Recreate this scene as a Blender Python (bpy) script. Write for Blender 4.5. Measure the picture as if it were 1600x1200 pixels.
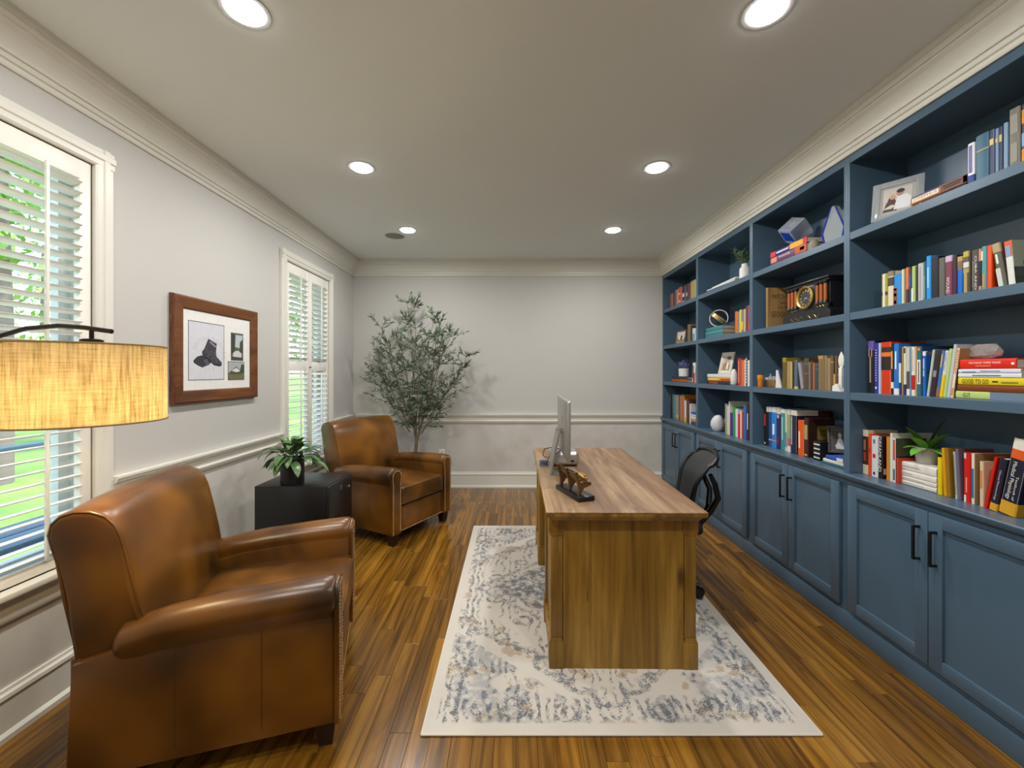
import bpy, bmesh, math, random
from mathutils import Vector, Matrix
random.seed(7)
D = bpy.data
for o in list(D.objects): D.objects.remove(o, do_unlink=True)
scene = bpy.context.scene
COL = scene.collection
R = math.radians

# ------------------------------------------------------------------ camera
F, VX, VY, EYE = 650.0, 802.0, 582.0, 1.39          # focal length and principal point in pixels of 1600 x 1200, eye height in metres
cd = D.cameras.new('camera'); cam = D.objects.new('camera', cd); COL.objects.link(cam)
cd.sensor_width = 36.0; cd.lens = F / 1600 * 36
cd.shift_x = -(VX - 800) / 1600; cd.shift_y = -(600 - VY) / 1600
cd.clip_start = 0.05; cd.clip_end = 200
cam.location = (0, 0, EYE); cam.rotation_euler = (R(90), 0, 0)
scene.camera = cam

# ------------------------------------------------------------------ world, sun, exposure
w = D.worlds.new('sky'); scene.world = w; w.use_nodes = True
nt = w.node_tree; bg = nt.nodes['Background']
sky = nt.nodes.new('ShaderNodeTexSky'); sky.sky_type = 'NISHITA'; sky.sun_disc = False
sky.sun_elevation = R(58); sky.sun_rotation = R(90); sky.altitude = 200; sky.dust_density = 2.5
nt.links.new(sky.outputs[0], bg.inputs[0]); bg.inputs[1].default_value = SKY = 0.68
sl = D.lights.new('sun', 'SUN'); sl.energy = 2.6; sl.angle = R(2); sl.color = (1, .95, .86)
sun = D.objects.new('sun', sl); COL.objects.link(sun); sun.rotation_euler = (0, R(34), R(12)); sun.location = (10, 3, 12)
LAMP_W = 10.0                                          # watts of each recessed ceiling light
vs = scene.view_settings
scene.display_settings.display_device = 'sRGB'
vs.view_transform = 'Standard'; vs.look = 'None'; vs.gamma = 1.0; vs.use_curve_mapping = False; vs.exposure = 0.56

# ------------------------------------------------------------------ helpers: colour and materials
def lin(c): return c / 12.92 if c <= .04045 else ((c + .055) / 1.055) ** 2.4
def C(h, k=1.0):
    h = h.lstrip('#')
    return tuple(min(1, lin(int(h[i:i + 2], 16) / 255) * k) for i in (0, 2, 4)) + (1,)
class NT:
    def __init__(s, name):
        s.m = D.materials.new(name); s.m.use_nodes = True; s.t = s.m.node_tree
        s.p = s.t.nodes['Principled BSDF']; s.out = s.t.nodes['Material Output']
    def n(s, typ, **kw):
        nd = s.t.nodes.new('ShaderNode' + typ)
        for k, v in kw.items():
            if k.startswith('_'): setattr(nd, k[1:], v)
            else: s.put(nd.inputs[k if not k.isdigit() else int(k)], v)
        return nd
    def put(s, inp, v):
        if isinstance(v, bpy.types.NodeSocket): s.t.links.new(v, inp)
        else: inp.default_value = v
    def math(s, op, a, b=0.0, c=None, clamp=False):
        nd = s.t.nodes.new('ShaderNodeMath'); nd.operation = op; nd.use_clamp = clamp
        s.put(nd.inputs[0], a); s.put(nd.inputs[1], b)
        if c is not None: s.put(nd.inputs[2], c)
        return nd.outputs[0]
    def gt(s, a, lo, hi):                               # smooth step
        nd = s.t.nodes.new('ShaderNodeMapRange'); nd.interpolation_type = 'SMOOTHSTEP'
        s.put(nd.inputs['Value'], a); s.put(nd.inputs['From Min'], lo); s.put(nd.inputs['From Max'], hi)
        return nd.outputs[0]
    def coord(s, which='Object', scale=(1, 1, 1), loc=None):
        tc = s.t.nodes.new('ShaderNodeTexCoord'); mp = s.t.nodes.new('ShaderNodeMapping')
        s.t.links.new(tc.outputs[which], mp.inputs[0]); mp.inputs['Scale'].default_value = scale
        if loc is not None: s.put(mp.inputs['Location'], loc)
        return mp.outputs[0]
    def noise(s, vec, scale, detail=4, rough=.55, dist=0.0):
        return s.n('TexNoise', Vector=vec, Scale=scale, Detail=detail, Roughness=rough, Distortion=dist).outputs['Fac']
    def ramp(s, fac, stops):
        nd = s.t.nodes.new('ShaderNodeValToRGB'); s.put(nd.inputs[0], fac); e = nd.color_ramp.elements
        while len(e) < len(stops): e.new(.5)
        for i, (p, c) in enumerate(stops): e[i].position = p; e[i].color = c
        return nd.outputs[0]
    def mix(s, fac, a, b, blend='MIX'):
        nd = s.t.nodes.new('ShaderNodeMix'); nd.data_type = 'RGBA'; nd.blend_type = blend
        s.put(nd.inputs[0], fac); s.put(nd.inputs[6], a); s.put(nd.inputs[7], b)
        return nd.outputs[2]
    def set(s, **kw):
        for k, v in kw.items(): s.put(s.p.inputs[k.replace('_', ' ')], v)
        return s
    def bump(s, h, dist=.002, strength=.5):
        nd = s.n('Bump', Height=h, Distance=dist, Strength=strength); s.put(s.p.inputs['Normal'], nd.outputs[0])
_mc = {}
def flat(h, rough=.55, metal=0.0, coat=0.0):
    k = (h, rough, metal, coat)
    if k not in _mc:
        m = NT('paint_' + h.strip('#')); c = C(h)
        v = m.noise(m.coord(scale=(1, 1, 1)), 35, 3)
        m.set(Base_Color=m.mix(v, tuple(x * .9 for x in c[:3]) + (1,), tuple(min(1, x * 1.08) for x in c[:3]) + (1,)), Roughness=rough, Metallic=metal)
        m.p.inputs['Coat Weight'].default_value = coat
        _mc[k] = m.m
    return _mc[k]
def painted(name, h, rough=.5, k=.06, scale=3, bump=0.0):
    m = NT(name); c = C(h); vec = m.coord(scale=(1, 1, 1)); v = m.noise(vec, scale, 5)
    m.set(Base_Color=m.mix(v, tuple(x * (1 - k) for x in c[:3]) + (1,), tuple(min(1, x * (1 + k)) for x in c[:3]) + (1,)), Roughness=rough)
    if bump: m.bump(m.noise(vec, 260, 2), bump, .25)
    return m.m
MW = painted('wall_paint', '#c4c2be', .75, .025, 2, .0004)
MWL = NT('wall_paint_below_rail')
v_ = MWL.noise(MWL.coord(), 3.2, 6, .6)
MWL.set(Base_Color=MWL.ramp(v_, [(.3, C('#c2beb5')), (.55, C('#cfccc5')), (.75, C('#d4d1cb'))]), Roughness=.7); MWL = MWL.m
MC = painted('ceiling_paint', '#e7ece9', .85, .02, 2)
MT = painted('trim_paint', '#dfddd3', .38, .02, 4)
MSH = painted('shutter_paint', '#efece4', .4, .02, 4)
MB = painted('bookcase_blue_paint', '#4b6377', .32, .05, 5, .0002)
MK = flat('#0d0e10', .4)
MBRONZE = flat('#26221f', .35, .6)
def wood(name, dark, mid, light, along, scale=1.0, knots=False, rough=.4, rand=False, lines_k=.55):
    m = NT(name); sc = [14 * scale] * 3; sc['xyz'.index(along)] = 1.1 * scale
    loc = None
    if rand:
        oi = m.n('ObjectInfo'); r_ = oi.outputs['Random']
        loc = m.n('CombineXYZ', X=m.math('MULTIPLY', r_, 37.0), Y=m.math('MULTIPLY', r_, 91.0), Z=m.math('MULTIPLY', r_, 13.0)).outputs[0]
    vec = m.coord(scale=tuple(sc), loc=loc)
    g = m.noise(vec, 1.0, 8, .62, 1.3)
    fine = m.noise(m.coord(scale=tuple(x * 9 if x > 5 else x * 4 for x in sc), loc=loc), 1.0, 4, .6)
    base = m.ramp(m.math('ADD', m.math('MULTIPLY', g, .8), m.math('MULTIPLY', fine, .2)), [(.32, C(dark)), (.48, C(mid)), (.62, C(light)), (.78, C(mid))])
    wv = m.n('TexWave', Vector=m.coord(scale=tuple(x * .35 for x in sc), loc=loc), Scale=1.3, Distortion=14.0, Detail=3.0)
    wv.inputs['Detail Scale'].default_value = .8
    lines = m.gt(wv.outputs['Fac'], .0, .22)
    base = m.mix(m.math('MULTIPLY', m.math('SUBTRACT', 1.0, lines), lines_k), base, C(dark), 'MIX')
    if rand:
        base = m.mix(1.0, base, m.ramp(r_, [(0, (.62, .58, .55, 1)), (.35, (.9, .86, .8, 1)), (.7, (1.05, 1.0, .92, 1)), (1, (1.25, 1.2, 1.05, 1))]), 'MULTIPLY')
    if knots:
        ks = [5.0] * 3; ks['xyz'.index(along)] = 1.9
        vo = m.n('TexVoronoi', Vector=m.coord(scale=tuple(ks)), Scale=1.0)
        kn = m.gt(m.math('ADD', vo.outputs['Distance'], m.math('MULTIPLY', m.math('SUBTRACT', g, .5), .25)), .02, .17)
        base = m.mix(m.math('MULTIPLY', m.math('SUBTRACT', 1.0, kn), .8), base, C('#2e1d0e'))
        ss = [7.0] * 3; ss['xyz'.index(along)] = .7
        sk = m.noise(m.coord(scale=tuple(ss)), 1, 4, .55, .8)
        base = m.mix(m.math('MULTIPLY', m.gt(sk, .54, .70), .5), base, C(dark))
        base = m.mix(m.math('MULTIPLY', m.gt(m.math('SUBTRACT', 1.0, sk), .58, .68), .45), base, C(light))
        ck = [26.0] * 3; ck['xyz'.index(along)] = 2.2
        cr = m.gt(m.noise(m.coord(scale=tuple(ck)), 1, 3, .5, 2.0), .70, .74)
        base = m.mix(m.math('MULTIPLY', cr, .7), base, C('#3a2714'))
    m.set(Base_Color=base, Roughness=rough); m.bump(fine, .0006, .3)
    return m.m
MFLOOR = wood('oak_floor', '#432b0a', '#7f571a', '#99702a', 'y', .75, rough=.24, rand=True, lines_k=.45)
MFLOOR.node_tree.nodes['Principled BSDF'].inputs['Coat Weight'].default_value = .25
MDT = wood('rustic_oak_lengthwise', '#5c422e', '#836449', '#ad9170', 'y', .36, True, .42, lines_k=.15)
MDV = wood('rustic_oak_upright', '#5c3f12', '#906b24', '#b08a3a', 'z', .36, True, .42, lines_k=.25)
MFRW = wood('walnut_frame', '#46260f', '#6c3f1f', '#7d4d2a', 'y', .8, True, .4)
def leather(name, a, b, c):
    m = NT(name); vec = m.coord()
    v = m.noise(vec, 2.6, 2, .5, .3)
    m.set(Base_Color=m.ramp(v, [(.3, C(a)), (.5, C(b)), (.72, C(c))]), Roughness=m.ramp(m.noise(vec, 9, 3), [(.3, (.28,) * 3 + (1,)), (.7, (.36,) * 3 + (1,))]))
    m.p.inputs['Coat Weight'].default_value = .15; m.p.inputs['Coat Roughness'].default_value = .3
    vo = m.n('TexVoronoi', Vector=vec, Scale=420.0); m.bump(vo.outputs['Distance'], .0004, .12)
    return m.m
ML = leather('brown_leather', '#2f1c06', '#653e0d', '#8c5a17')
MSTITCH = flat('#b08a55', .6)
MNAIL = flat('#c9a676', .3, .6)
MFOOT = flat('#24130b', .4)
def glassy(name, tint, rough=.0, alpha=.85):
    m = NT(name); t = m.t
    tr = m.n('BsdfTransparent', Color=tint); gl = m.n('BsdfGlossy', Roughness=rough); lw = m.n('LayerWeight', Blend=.5)
    fr = m.math('ADD', m.math('MULTIPLY', m.math('POWER', lw.outputs['Facing'], 5.0), .5), .02)
    mx = m.n('MixShader', Fac=fr); t.links.new(tr.outputs[0], mx.inputs[1]); t.links.new(gl.outputs[0], mx.inputs[2])
    t.links.new(mx.outputs[0], m.out.inputs[0]); return m.m
MGLASS = glassy('window_glass', (.96, .98, .97, 1))
def refr(name, col, rough=.02, ior=1.45):
    m = NT(name); m.set(Base_Color=col, Roughness=rough, IOR=ior); m.p.inputs['Transmission Weight'].default_value = 1.0; return m.m
MCRYS = refr('smoky_crystal', (.97, .94, .95, 1), .04); MCRYS.node_tree.nodes['Principled BSDF'].inputs['Transmission Weight'].default_value = .8
MACRY = refr('clear_acrylic', (.86, .92, .95, 1), .08); MACRY.node_tree.nodes['Principled BSDF'].inputs['Transmission Weight'].default_value = .72
MAL = flat('#b8b6b2', .32, .7)
MPAGE = flat('#ded6c2', .8)
def leafm(name, a, b, rough=.4):
    m = NT(name); v = m.noise(m.coord(), 14, 3); m.set(Base_Color=m.mix(v, C(a), C(b)), Roughness=rough)
    m.p.inputs['Subsurface Weight'].default_value = 0; return m.m
def emit(name, col, s):
    m = NT(name); m.set(Base_Color=(0, 0, 0, 1), Emission_Color=col, Emission_Strength=s); return m.m

# ------------------------------------------------------------------ helpers: meshes
class M:
    def __init__(s): s.v = []; s.f = []
    def add(s, v, f):
        o = len(s.v); s.v += [tuple(p) for p in v]; s.f += [tuple(i + o for i in q) for q in f]; return s
    def box(s, x0, y0, z0, x1, y1, z1):
        return s.add([(x0, y0, z0), (x1, y0, z0), (x1, y1, z0), (x0, y1, z0), (x0, y0, z1), (x1, y0, z1), (x1, y1, z1), (x0, y1, z1)],
                     [(0, 3, 2, 1), (4, 5, 6, 7), (0, 1, 5, 4), (1, 2, 6, 5), (2, 3, 7, 6), (3, 0, 4, 7)])
    def bev(s, v, f, r, seg=2, ang=30):
        bm = bmesh.new(); vv = [bm.verts.new(p) for p in v]
        for q in f: bm.faces.new([vv[i] for i in q])
        bmesh.ops.recalc_face_normals(bm, faces=bm.faces[:]); bm.normal_update()
        es = [e for e in bm.edges if len(e.link_faces) == 2 and e.calc_face_angle(0) > R(ang)]
        bmesh.ops.bevel(bm, geom=es, offset=r, segments=seg, profile=.5, affect='EDGES', clamp_overlap=True)
        bm.verts.index_update(); s.add([tuple(p.co) for p in bm.verts], [tuple(p.index for p in q.verts) for q in bm.faces]); bm.free(); return s
    def rbox(s, x0, y0, z0, x1, y1, z1, r=.004, seg=2):
        t = M().box(x0, y0, z0, x1, y1, z1); return s.bev(t.v, t.f, r, seg)
    def prism(s, poly, axis, a, b, r=0, seg=2):
        def P(p, c): return {'x': (c, p[0], p[1]), 'y': (p[0], c, p[1]), 'z': (p[0], p[1], c)}[axis]
        n = len(poly); v = [P(p, a) for p in poly] + [P(p, b) for p in poly]
        f = [tuple(range(n))[::-1], tuple(range(n, 2 * n))] + [(i, (i + 1) % n, n + (i + 1) % n, n + i) for i in range(n)]
        return s.bev(v, f, r, seg) if r else s.add(v, f)
    def strip(s, poly, axis, a, b):                       # open profile swept
        def P(p, c): return {'x': (c, p[0], p[1]), 'y': (p[0], c, p[1]), 'z': (p[0], p[1], c)}[axis]
        n = len(poly); return s.add([P(p, a) for p in poly] + [P(p, b) for p in poly], [(i, i + 1, n + i + 1, n + i) for i in range(n - 1)])
    def cyl(s, p0, p1, r0, r1=None, n=12): return s.tube([p0, p1], [r0, r0 if r1 is None else r1], n)
    def tube(s, pts, r, n=8, cap=True):
        pts = [Vector(p) for p in pts]; rs = r if isinstance(r, (list, tuple)) else [r] * len(pts)
        v = []; up = None
        for i, p in enumerate(pts):
            t = (pts[min(i + 1, len(pts) - 1)] - pts[max(i - 1, 0)]).normalized()
            if up is None: up = Vector((0, 0, 1)) if abs(t.z) < .9 else Vector((1, 0, 0))
            a = t.cross(up).normalized(); b = a.cross(t).normalized(); up = b
            for k in range(n):
                q = 2 * math.pi * k / n; v.append(p + (a * math.cos(q) + b * math.sin(q)) * rs[i])
        f = [(i * n + k, i * n + (k + 1) % n, (i + 1) * n + (k + 1) % n, (i + 1) * n + k) for i in range(len(pts) - 1) for k in range(n)]
        if cap: f += [tuple(range(n))[::-1], tuple(range((len(pts) - 1) * n, len(pts) * n))]
        return s.add(v, f)
    def lathe(s, prof, n=24, c=(0, 0, 0), axis='z'):
        v = []
        for r_, z in prof:
            for k in range(n):
                q = 2 * math.pi * k / n; a, b = r_ * math.cos(q), r_ * math.sin(q)
                v.append({'z': (c[0] + a, c[1] + b, c[2] + z), 'x': (c[0] + z, c[1] + a, c[2] + b), 'y': (c[0] + a, c[1] + z, c[2] + b)}[axis])
        m = len(prof)
        f = [(i * n + k, i * n + (k + 1) % n, (i + 1) * n + (k + 1) % n, (i + 1) * n + k) for i in range(m - 1) for k in range(n)]
        ring_ = tuple(prof[0]) == tuple(prof[-1])
        if prof[0][0] > 1e-5 and not ring_: f.append(tuple(range(n))[::-1])
        if prof[-1][0] > 1e-5 and not ring_: f.append(tuple(range((m - 1) * n, m * n)))
        return s.add(v, f)
    def ball(s, c, rx, ry=None, rz=None, n=12, m=8):
        ry = ry or rx; rz = rz or rx
        t = M().lathe([(math.sin(math.pi * i / m) if 0 < i < m else 1e-6, -math.cos(math.pi * i / m)) for i in range(m + 1)], n)
        return s.add([(c[0] + p[0] * rx, c[1] + p[1] * ry, c[2] + p[2] * rz) for p in t.v], t.f)
    def loft(s, rings, cap=True):
        n = len(rings[0]); v = [p for r_ in rings for p in r_]
        f = [(i * n + k, i * n + (k + 1) % n, (i + 1) * n + (k + 1) % n, (i + 1) * n + k) for i in range(len(rings) - 1) for k in range(n)]
        if cap: f += [tuple(range(n))[::-1], tuple(range((len(rings) - 1) * n, len(rings) * n))]
        return s.add(v, f)
    def cushion(s, x0, y0, z0, x1, y1, z1, r, bulge=0.0, n=12):
        bm = bmesh.new(); bmesh.ops.create_cube(bm, size=2)
        bmesh.ops.subdivide_edges(bm, edges=bm.edges[:], cuts=n - 1, use_grid_fill=True)
        c = Vector(((x0 + x1) / 2, (y0 + y1) / 2, (z0 + z1) / 2)); h = Vector(((x1 - x0) / 2, (y1 - y0) / 2, (z1 - z0) / 2))
        bm.verts.index_update(); vs_ = []
        for p in bm.verts:
            q = Vector([math.copysign(abs(a) ** .75, a) for a in p.co]); w_ = Vector((q.x * h.x, q.y * h.y, q.z * h.z))
            inn = Vector([max(-h[i] + r, min(h[i] - r, w_[i])) for i in range(3)]); d = w_ - inn
            if d.length > 1e-9: w_ = inn + d.normalized() * min(r, d.length) if d.length > r else inn + d
            fx, fy = 1 - (w_.x / h.x) ** 2, 1 - (w_.y / h.y) ** 2
            w_.z += math.copysign(1, w_.z) * bulge * max(0, fx) * max(0, fy) if abs(w_.z) > h.z * .3 else 0
            vs_.append(tuple(c + w_))
        s.add(vs_, [tuple(p.index for p in q.verts) for q in bm.faces]); bm.free(); return s
    def xf(s, mat):
        s.v = [tuple(mat @ Vector(p)) for p in s.v]; return s
    def mesh(s, name, smooth=35):
        bm = bmesh.new(); vv = [bm.verts.new(p) for p in s.v]
        for q in s.f:
            try: bm.faces.new([vv[i] for i in q])
            except ValueError: pass
        bmesh.ops.recalc_face_normals(bm, faces=bm.faces[:])
        me = D.meshes.new(name); bm.to_mesh(me); bm.free()
        if smooth:
            me.polygons.foreach_set('use_smooth', [True] * len(me.polygons)); me.set_sharp_from_angle(angle=R(smooth))
        return me
    def obj(s, name, mat, parent=None, smooth=35, loc=None, rot=None):
        return link(name, s.mesh(name, smooth), mat, parent, loc, rot)
def link(name, me, mat, parent=None, loc=None, rot=None):
    o = D.objects.new(name, me); COL.objects.link(o)
    if me is not None and mat is not None and len(me.materials) == 0: me.materials.append(mat)
    if parent: o.parent = parent
    if loc: o.location = loc
    if rot: o.rotation_euler = rot
    return o
def tag(o, label, cat, group=None):
    o['label'] = label; o['category'] = cat
    if group: o['group'] = group
    return o
def thing(name, label, cat, loc=(0, 0, 0), rz=0, group=None):
    o = D.objects.new(name, None); COL.objects.link(o); o.location = loc; o.rotation_euler = (0, 0, rz); o.empty_display_size = .05
    return tag(o, label, cat, group)
def struct(o, label=None):
    o['kind'] = 'structure'
    if label: o['label'] = label
    return o
def copy_tree(o, parent=None):
    c = o.copy(); COL.objects.link(c); c.parent = parent
    for ch in o.children: copy_tree(ch, c)
    return c
_tc = {}
def text_mesh(s):
    if s not in _tc:
        cu = D.curves.new('lettering', 'FONT'); cu.body = s; cu.resolution_u = 2
        t = D.objects.new('lettering', cu); me = D.meshes.new_from_object(t)
        v = [tuple(p.co) for p in me.vertices]; f = [tuple(p.vertices) for p in me.polygons]
        D.objects.remove(t); D.curves.remove(cu); D.meshes.remove(me)
        xs = [p[0] for p in v]; ys = [p[1] for p in v]
        _tc[s] = ([((p[0] - min(xs)) / (max(xs) - min(xs)) - .5, (p[1] - min(ys)) / (max(ys) - min(ys)) - .5) for p in v], f)
    return _tc[s]
def lettering(s, mat, parent, c, xd, yd, wd, ht, name='title'):
    v, f = text_mesh(s); c, xd, yd = Vector(c), Vector(xd), Vector(yd)
    me = D.meshes.new(name); me.from_pydata([tuple(c + xd * p[0] * wd + yd * p[1] * ht) for p in v], [], f); me.update()
    return link(name, me, mat, parent)
def Yp(x, X): return F * X / (x - VX)                     # depth of a point at pixel column x on the plane X
def Zp(y, Y): return EYE + (VY - y) * Y / F

# ================================================================== the room
XL, XR, YF, YN, H = -1.935, 2.13, 5.03, -1.5, 2.74
FACE = 1.803                                              # front plane of the bookcase
LEDGE, SH, SHT = .85, (1.282, 1.71, 2.14), .040           # bookcase counter and shelf tops
BAYS = [5.03, 4.085, 3.155, 2.25, 1.33]
WIN = [(1.0, 1.996), (3.446, 4.44)]                       # outer casing of the two windows along the left wall
WZ0, WZ1 = .44, 2.43
# floor: slab with single oak planks
fl = struct(M().box(XL - .1, YN - .1, -.12, XR + .1, YF + .1, -.0185).obj('floor', flat('#3a2410'), None, 0), 'golden brown oak strip floor running away from the camera')
lens = [.45, .62, .8, .95, 1.1, 1.3]
PW = .081
pm = [M().bev(*(lambda t: (t.v, t.f))(M().box(-PW / 2 + .0004, -l / 2 + .0004, -.018, PW / 2 - .0004, l / 2 - .0004, 0)), .0008, 1).mesh('plank', 0) for l in lens]
rest = M(); npl = 0
rf = random.Random(3)
nx = int((FACE + .02 - XL) / PW) + 1
for i in range(nx):
    x = XL + PW * (i + .5); y = 1.0 - rf.random() * .5
    while y < YF:
        k = rf.randrange(len(lens)); l = lens[k]
        vis = (abs(x) < 1.24 * (y + l) + .1) and not (-.2 < x < 1.0 and y > 1.8 and y + l < 3.6) and npl < 298
        if vis:
            o = link('plank', pm[k], MFLOOR, fl, (x, y + l / 2, 0)); npl += 1
            if y + l > YF - .005: o.scale = (1, (YF - .005 - y) / l, 1); o.location.y = (y + YF - .005) / 2
        else: rest.box(x - PW / 2 + .0004, y, -.018, x + PW / 2 - .0004, min(YF - .005, y + l) - .0006, 0)
        y += l
    y = 1.0
for i in range(int((XR - XL) / PW) + 1):
    x = XL + PW * (i + .5); rest.box(x - PW / 2 + .0004, YN, -.018, x + PW / 2 - .0004, .42, -.0003)
ro = rest.obj('planks', MFLOOR, fl, 0); ro['kind'] = 'stuff'; ro['label'] = 'remaining oak planks behind the camera and under the rug'
# walls: upper paint and the faux finish below the rail
RAILZ = .84
def wall_rect(a, b, z0, z1, t, fixed, side):
    pass
def wl(mb, y0, y1, z0, z1): mb.box(XL - .15, y0, z0, XL, y1, z1)
up, lo = M(), M()
segs = [(YN, WIN[0][0] + .07), (WIN[0][1] - .07, WIN[1][0] + .07), (WIN[1][1] - .07, YF + .1)]
for a, b in segs: wl(up, a, b, RAILZ, H); wl(lo, a, b, 0, RAILZ)
for a, b in WIN:
    wl(up, a + .07, b - .07, WZ1 - .07, H); wl(lo, a + .07, b - .07, 0, WZ0 + .12)
o = struct(up.obj('wall_left', MW, None, 0), 'pale grey left wall with two shuttered windows'); p = lo.obj('lower_wall', MWL, o, 0); p['label'] = 'mottled pale plaster below the chair rail'
o = struct(M().box(XL - .15, YF, RAILZ, XR + .1, YF + .12, H).obj('wall_far', MW, None, 0), 'pale grey end wall behind the olive tree and desk'); p = M().box(XL - .15, YF, 0, XR + .1, YF + .12, RAILZ).obj('lower_wall', MWL, o, 0)
struct(M().box(XR, YN, 0, XR + .12, YF, H).obj('wall_right', MW, None, 0), 'wall behind the blue bookcase')
struct(M().box(XL - .15, YN - .12, 0, XR + .1, YN, H).obj('wall_near', MW, None, 0), 'pale wall behind the camera')
struct(M().box(XL - .15, YN - .12, H, XR + .12, YF + .12, H + .15).obj('ceiling', MC, None, 0), 'smooth grey white ceiling with recessed lights')
# mouldings: profile given as (distance from wall, height)
CROWN = [(0, 2.553), (.010, 2.553), (.014, 2.560), (.014, 2.572), (.010, 2.576), (.020, 2.580), (.020, 2.600), (.030, 2.601), (.034, 2.612), (.030, 2.616), (.036, 2.630), (.046, 2.650), (.060, 2.670), (.076, 2.684), (.076, 2.692), (.084, 2.693), (.092, 2.704), (.090, 2.714), (.099, 2.718), (.1, 2.74), (0, 2.74)]
RAIL = [(0, .778), (.012, .778), (.014, .792), (.022, .796), (.024, .808), (.016, .815), (.018, .85), (.034, .862), (.034, .872), (.042, .878), (.042, .889), (0, .889)]
BASE = [(0, 0), (.03, 0), (.03, .02), (.016, .032), (.016, .15), (.022, .156), (.02, .17), (.012, .178), (.010, .19), (0, .19)]
def run_left(prof, y0, y1): return M().prism([(XL + d, z) for d, z in prof], 'y', y0, y1)
def run_far(prof, x0, x1): return M().prism([(YF - d, z) for d, z in prof], 'x', x0, x1)
struct(run_left(CROWN, YN, YF).obj('trim_1', MT, None, 12), 'white crown moulding along the left wall')
struct(run_far(CROWN, XL, FACE).obj('trim_2', MT, None, 12), 'white crown moulding across the end wall')
struct(M().prism([(FACE - d * .93, z) for d, z in CROWN], 'y', YN, YF).obj('trim_3', MT, None, 12), 'white crown moulding above the blue bookcase')
k = 4
for a, b in [(YN, WIN[0][0]), (WIN[0][1], WIN[1][0]), (WIN[1][1], YF)]:
    struct(run_left(RAIL, a, b).obj('trim_%d' % k, MT, None, 12), ['white chair rail beside the camera', 'white chair rail between the two windows', 'short white chair rail between window and corner'][k - 4]); k += 1
struct(run_far(RAIL, XL, FACE - .01).obj('trim_7', MT, None, 12), 'white chair rail across the end wall')
struct(run_left(BASE, YN, YF).obj('baseboard_left', MT), 'tall white baseboard along the left wall')
struct(run_far(BASE, XL, FACE - .005).obj('baseboard_far', MT), 'tall white baseboard along the end wall')
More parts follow.
